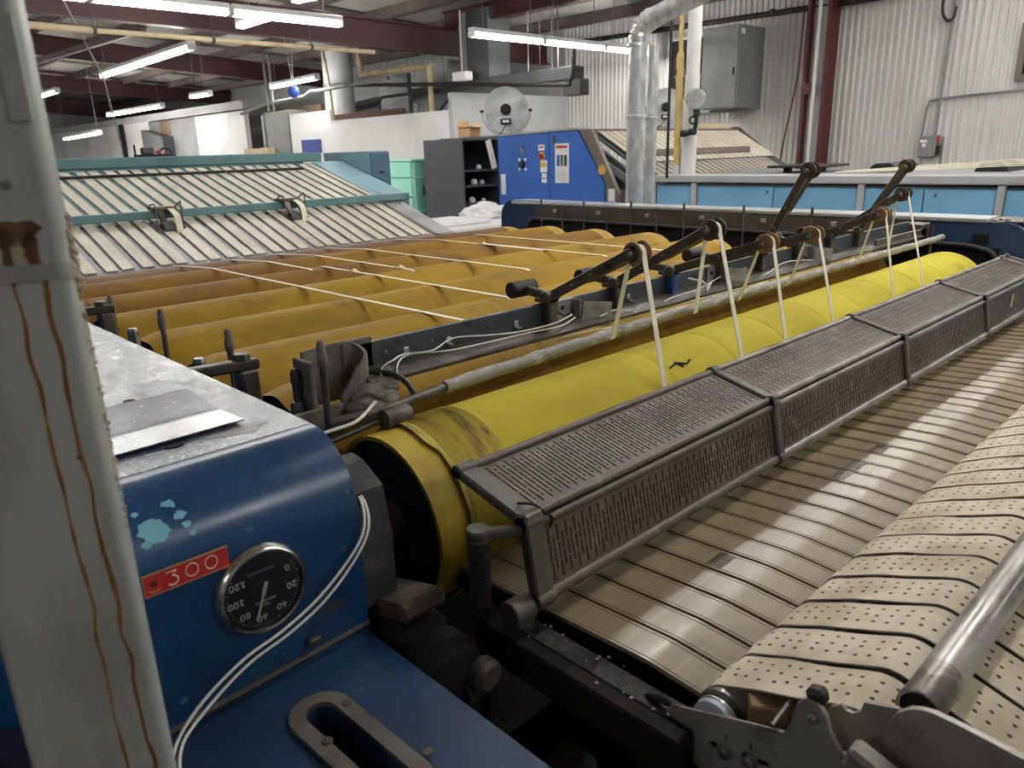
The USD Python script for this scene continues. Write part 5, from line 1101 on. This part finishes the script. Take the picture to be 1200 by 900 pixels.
# bearers under the apron, near end
t = thing('bearer_rail', 'pair of grimy iron bearer rails under the apron end', 'rail', (.59, .5, .97))
part(t, 'rail', M().bar((.555, .66, .992), (.555, .345, .992), .024, .05, c=.003), m_pit); part(t, 'rail', M().bar((.592, .655, .997), (.592, .35, .997), .036, .02, c=.003), m_soot)
part(t, 'rail_web', M().box(.60, .64, .40, .66, .90, .985, .003), m_pit); part(t, 'end_block', M().box(.545, .61, .35, .40, .93, .985, .006), m_pit)
w = M()
for i in range(26):
    c = V3(.55 + .06 * rng.random(), .36 + .28 * rng.random(), 1.0185 if rng.random() < .1 else 1.0125); s = trimesh.creation.icosphere(1, .0010 + .0016 * rng.random()); w.add(s.vertices * V3(1, 1, .4) + c, s.faces)
part(t, 'lint_specks', w, m_lint, 60, kind='stuff')
t = thing('gearbox', 'black greasy gearbox between housing and front roll', 'gearbox', (.5, .7, .9))
part(t, 'case', M().box(.43, .505, .655, .785, .62, 1.045, .012), m_pit)
part(t, 'top_dust', M().obox((.468, .72, 1.055), np.array([X, V3(0, .96, -.28), V3(0, .28, .96)]), (.034, .062, .012), .008), mat('dusty_lid', (58, 51, 45), .9, layers=[((84, 75, 66), (30, 30, 30), .48, .68)], bump=((120, 120, 120), .002), spec=.2), label='dusty brown gearbox lid')
part(t, 'cover', M().lathe((.468, .655, .985), -Y, [(0, .055), (.03, .055), (.05, .042), (.055, .02)], 24), m_pit)
part(t, 'shaft_boss', M().lathe((.50, .60, .99), -Y, [(0, .022), (.015, .022), (.02, .015)], 16), m_grease); part(t, 'shaft_boss', M().lathe((.475, .61, .97), X, [(0, .02), (.05, .02), (.055, .012)], 16), m_grease)
w = M()
for c, r, q in (((.50, .52, .80), .055, 3), ((.545, .47, .78), .045, 4), ((.47, .57, .82), .05, 5), ((.57, .52, .83), .04, 6)):
    s = trimesh.creation.icosphere(3, r); s.vertices *= (1 + .9 * (meshkit.fbm(s.vertices * 28 + q, 4, q) - .5))[:, None]; w.add(s.vertices + V3(*c), s.faces)
part(t, 'lint_mass', w, m_grease, 60, kind='stuff')
part(t, 'drive_shaft', M().cyl((.43, .50, .76), (.66, .50, .76), .03, 18), m_pit); part(t, 'pit_shade_sheet', M().box(.425, 1.3, -.15, .80, .60, .63, .006), m_pit)  # dark sheet added low down, keeps the pit black over the lit floor

# ------------------------------------------------------------------ punched-belt feeder at the lower right
t = thing('belt_feeder', 'feeder with punched cream belts rising over a nose roller', 'feeder', (1.5, .2, .9))
nc = V3(0, .335, 1.018); nr = .0275
path = [(.06, 1.0)]
path = [V3(0, .30, .985), V3(0, .325, .9905)] + [nc + nr * V3(0, math.cos(a), math.sin(a)) for a in np.linspace(-1.4, 1.25, 10)] + list(crv([V3(0, .30, 1.064), V3(0, .255, 1.080), V3(0, .215, 1.0955), V3(0, .20, 1.0985), V3(0, .185, 1.096), V3(0, .15, 1.083), V3(0, .08, 1.062), V3(0, -.02, 1.04), V3(0, -.2, 1.0)], 4))
path = np.array(path)
arcl = np.r_[0, np.cumsum(np.linalg.norm(np.diff(path, axis=0), axis=1))]
Tn = np.gradient(path, axis=0); Tn /= np.linalg.norm(Tn, axis=1, keepdims=True); Nn = np.cross(Tn, X)
for k in range(24):
    x0 = .622 + .0755 * k; x1 = x0 + .0665
    xs = np.linspace(x0, x1, 4); V, UV, F = [], [], []
    for s, off in ((0, .0009), (1, -.0009)):
        for i, p in enumerate(path):
            for x in xs:
                e = .0016 * ((abs(x - (x0 + x1) / 2) / .033) ** 4); wob = .0016 * (meshkit.noise(np.array([x * 40, arcl[i] * 30, k])) - .5)
                V.append(p + X * (x + .002 * math.sin(arcl[i] * 20 + k)) + Nn[i] * (off + wob - e)); UV.append(((x - x0) / .0160 + 16 * k, arcl[i] / .0165 + k * .71))
    n, mI = 4, len(path)
    for s in (0, 1):
        o = s * n * mI
        for i in range(mI - 1):
            for j in range(n - 1):
                q = (o + i * n + j, o + i * n + j + 1, o + (i + 1) * n + j + 1, o + (i + 1) * n + j); F.append(q if s else q[::-1])
    o = n * mI
    for i in range(mI - 1):
        F.append((i * n, (i + 1) * n, o + (i + 1) * n, o + i * n)); F.append((i * n + n - 1, o + i * n + n - 1, o + (i + 1) * n + n - 1, (i + 1) * n + n - 1))
    p = numbered(t.path, 'belt'); usdkit.mesh(stage, p, (np.array(V) - t.loc, np.array(F)), m_belt, smooth=True, uv=UV)
part(t, 'nose_roller', M().lathe((.60, nc[1], nc[2]), X, [(0, .02), (.002, .0245), (1.84, .0245), (1.845, .02)], 24), m_steel)
part(t, 'roller_collar', M().lathe((.592, nc[1], nc[2]), X, [(0, .018), (.002, .0235), (.010, .0235), (.012, .02)], 24), mat('pale_grey_blue', (164, 178, 192), .4)); part(t, 'belt_ring', M().lathe((.606, nc[1], nc[2]), X, [(0, .0258), (.008, .0258)], 24), m_black)
part(t, 'inner_frame', M().box(.64, 2.4, .02, .30, .90, 1.03, .004), m_soot); part(t, 'inner_board', M().obox((.66, .24, 1.035), np.array([V3(.6, -.8, 0), V3(.8, .6, 0), Z]), (.08, .012, .02), .002), mat('brown_board', (128, 104, 80), .7)); part(t, 'inner_board', M().box(.615, .64, .05, .29, .95, 1.02, .002), mat('brown_board2', (92, 66, 48), .7))
part(t, 'press_tube', M().lathe((.632, .1558, 1.117), X, [(0, .0165), (0, .0184), (.002, .0190), (.09, .0190), (1.9, .0190), (1.9, .018)], 36, False), m_steel, 30, label='scuffed steel press tube')
part(t, 'tube_collar', M().lathe((.6315, .1558, 1.117), X, [(0, .0193), (.002, .0196), (.014, .0196), (.016, .0191)], 36, False), m_iron); part(t, 'stained_end', M().lathe((.645, .1558, 1.117), X, [(0, .01905), (.001, .0192), (.038, .0192), (.046, .01902)], 36, False), mat('tube_stain', (92, 84, 76), .35, metal=.3, layers=[((142, 136, 128), (26, 26, 26), .5, .6)]), 30, label='dark stained end of the tube'); part(t, 'tube_plug', M().lathe((.638, .1558, 1.117), X, [(0, .0), (0, .017), (.01, .017)], 30, False), m_black)
pl = Polygon([(.381, 1.017), (.378, 1.020), (.239, 1.066), (.10, 1.10), (-.05, 1.13), (-.05, .90), (.18, .92), (.322, .960), (.372, .972), (.386, 1.002)])
pl = pl.difference(LineString([(.3165, 1.0045), (.326, 1.002)]).buffer(.005)).difference(LineString([(.276, 1.0135), (.268, 1.016)]).buffer(.005)).difference(Point(.364, .992).buffer(.004)).difference(LineString([(.268, 1.059), (.262, 1.061)]).buffer(.0015))
part(t, 'side_plate', M().poly(pl, (.581, 0, 0), Y, Z, .005), m_plate2, False, label='grey riveted side plate')
part(t, 'plate_edge', M().tube([(.380, .583 * 0 + .0, 0)] and [(.5835, .378, 1.0195), (.5835, .30, 1.0465), (.5835, .239, 1.0662)], .0028, 6), m_bolt)
for y, z, r in ((.311, 1.005, .0095), (.283, 1.012, .0095), (.2225, 1.107, .0062), (.226, 1.028, .007), (.365, .972, .006), (.222, 1.005, .006)):
    xx = .572 if z > 1.1 else .581
    part(t, 'bolt', M().lathe((xx, y, z), -X, [(0, r), (.002, r), (.0022, r * .68), (.007, r * .64), (.008, r * .5)], 18), m_bolt, 25)
for y, z in ((.3105, 1.022), (.2835, 1.029), (.308, .984), (.28, .99)): part(t, 'scribe_mark', M().box(.5803, .581, y - .0006, y + .0006, z - .004, z + .004), m_black, False)
br = Polygon([(.256, 1.055), (.243, 1.086), (.2385, 1.112), (.232, 1.121), (.220, 1.122), (.2115, 1.112), (.207, 1.098), (.196, 1.082), (.194, 1.02), (.256, 1.0)])
part(t, 'bracket', M().poly(br, (.572, 0, 0), Y, Z, .006), m_plate2, False)
part(t, 'guide_pad', M().obox((.582, .225, 1.123), np.array([X, V3(0, .97, -.25), V3(0, .25, .97)]), (.008, .0085, .008), .004), m_soot)
bp = Polygon([(.235, 1.06), (.222, 1.096), (.213, 1.105), (.207, 1.1015), (.201, 1.102), (.195, 1.108), (.193, 1.119), (.181, 1.123), (.165, 1.129), (.150, 1.120), (.150, .95), (.235, .98)])
part(t, 'rear_plate', M().poly(bp, (.606, 0, 0), Y, Z, .004), m_plate2, False)
bp = Polygon([(.172, 1.02), (.169, 1.110), (.1675, 1.120), (.163, 1.131), (.154, 1.1405), (.145, 1.145), (.136, 1.147), (.114, 1.1465), (.072, 1.143), (.0, 1.137), (-.05, 1.133), (-.05, .95), (.165, .95)])
part(t, 'bearing_plate', M().poly(bp, (.597, 0, 0), Y, Z, .006), m_plate2, False)
part(t, 'cover_plate', M().obox((.560, .10, 1.075), np.array([X, V3(0, .95, .3), V3(0, -.3, .95)]), (.012, .09, .012), .004), m_plate2)
part(t, 'stop_pin', M().cyl((.583, .265, 1.064), (.66, .268, 1.072), .002, 8), m_bolt)
part(t, 'drive_loop', M().tube(arc(V3(.59, .385, .965), Y, Z, .05, .3, 3.4, 16), .0045), m_bwire)

# ------------------------------------------------------------------ galvanised duct close to the camera, and the cloth beside it
t = thing('galvanised_duct', 'upright galvanised duct with rust runs at the left edge', 'duct', (.087, .56, 0))
ph = math.radians(24); dc = V3(.0865, .562, 0)
du, dv = V3(math.cos(ph), -math.sin(ph), 0), V3(math.sin(ph), math.cos(ph), 0)
dc = dc - dv * .0155
sec = sbox(-.027, -.008, .044, .008).buffer(.008, 10)
def dface(u, z, off=0.0): return dc + du * u - dv * (.016 + off) + Z * z
part(t, 'body', M().poly(sec, dc, du, dv, 2.9), m_galv, 30)
part(t, 'joint_strip', M().poly(sec.buffer(.0012).difference(sec.buffer(-.001)), dc + Z * 1.534, du, dv, .010), m_zinc, 30)
for u in (.0425,): part(t, 'seam', M().tube([dface(u, .6, -.001), dface(u, 1.52, -.001)], .0012, 6), m_galv)
part(t, 'clip_strip', M().obox(dface(.044, 1.652, .0006), np.array([du, dv, Z]), (.0055, .0012, .028), .001), m_galv)
part(t, 'rivet', M().lathe(dface(.029, 1.59), -dv, [(0, .003), (.0015, .002)], 10), m_bolt); part(t, 'rivet', M().lathe(dface(.036, 1.42), -dv, [(0, .0015), (.001, .001)], 8), m_bolt)
def blot(u, z, ru, rz, sd, mt_, nm='rust_patch'):
    a = np.linspace(0, 2 * np.pi, 41)[:-1]; rr = .35 + 1.25 * meshkit.fbm(np.c_[np.cos(a) * 3, np.sin(a) * 3, np.full(40, sd)], 4)
    part(t, nm, M().poly(Polygon(np.c_[ru * rr * np.cos(a), rz * rr * np.sin(a)]), dface(u, z, .0002), du, Z, .0004), mt_, False)
blot(.027, 1.563, .014, .0080, 4.2, m_rustd); blot(.0215, 1.552, .0030, .016, 9.1, m_rustd); blot(.0345, 1.552, .0036, .016, 2.1, m_rustd); blot(.028, 1.552, .003, .006, 5.1, mat('tan_stain3', (176, 158, 120), .6))
for u0, u1, z1, wd, sd in ((.0225, .0265, 1.09, .0020, 1), (.0365, .0440, .95, .0026, 2)):
    zz = np.linspace(1.556, z1, 60); nz = meshkit.noise(np.c_[zz * 45, np.full(60, sd * 5.), np.full(60, 0.)]) - .5; n2 = meshkit.noise(np.c_[zz * 90, np.full(60, sd * 3.), np.full(60, 2.)])
    u = u0 + (u1 - u0) * (1.556 - zz) / (1.556 - 1.05) + .0035 * nz; wdt = wd * (.5 + n2) * np.clip((zz - z1) / .15 + .25, .25, 1)
    V = []
    for a_, z_, w_ in zip(u, zz, wdt): V += [dface(a_ - w_ / 2, z_, .0002), dface(a_ + w_ / 2, z_, .0002), dface(a_ + w_ / 2, z_, -.0003), dface(a_ - w_ / 2, z_, -.0003)]
    F = []
    for i in range(59):
        for j in range(4): F.append((4 * i + j, 4 * i + (j + 1) % 4, 4 * i + 4 + (j + 1) % 4, 4 * i + 4 + j))
    part(t, 'rust_run', M().add(V, F), m_rust, False, label='brown rust run')
w = M()
for i in range(170):
    z = 1.36 + .20 * rng.random() if i > 60 else 1.525 + .045 * rng.random(); s = trimesh.creation.icosphere(1, (.0009 if i > 60 else .0019) * (.5 + 1.0 * rng.random()))
    w.add(s.vertices + dc + du * (.0515 + .0015 * rng.random()) + dv * (.012 * rng.random() - .004) + Z * z, s.faces)
part(t, 'foam_fringe', w, m_foam, 60, kind='stuff')
nx, nz = 30, 14
V = [(-.30 + .36 * i / nx, .665 + .018 * math.sin(i * .9 + .25 * j) + .01 * math.sin(j * .8), .55 + .62 * j / nz) for j in range(nz + 1) for i in range(nx + 1)]
V += [(x, y + .003, z) for x, y, z in V]; F = []; o = (nx + 1) * (nz + 1)
for j in range(nz):
    for i in range(nx):
        a = j * (nx + 1) + i; F.append((a, a + 1, a + nx + 2, a + nx + 1)); F.append((o + a, o + a + nx + 1, o + a + nx + 2, o + a + 1))
single('navy_cloth', 'navy blue cloth hanging beside the duct, lower left corner', 'cloth', M().add(V, F), m_navy, 60)
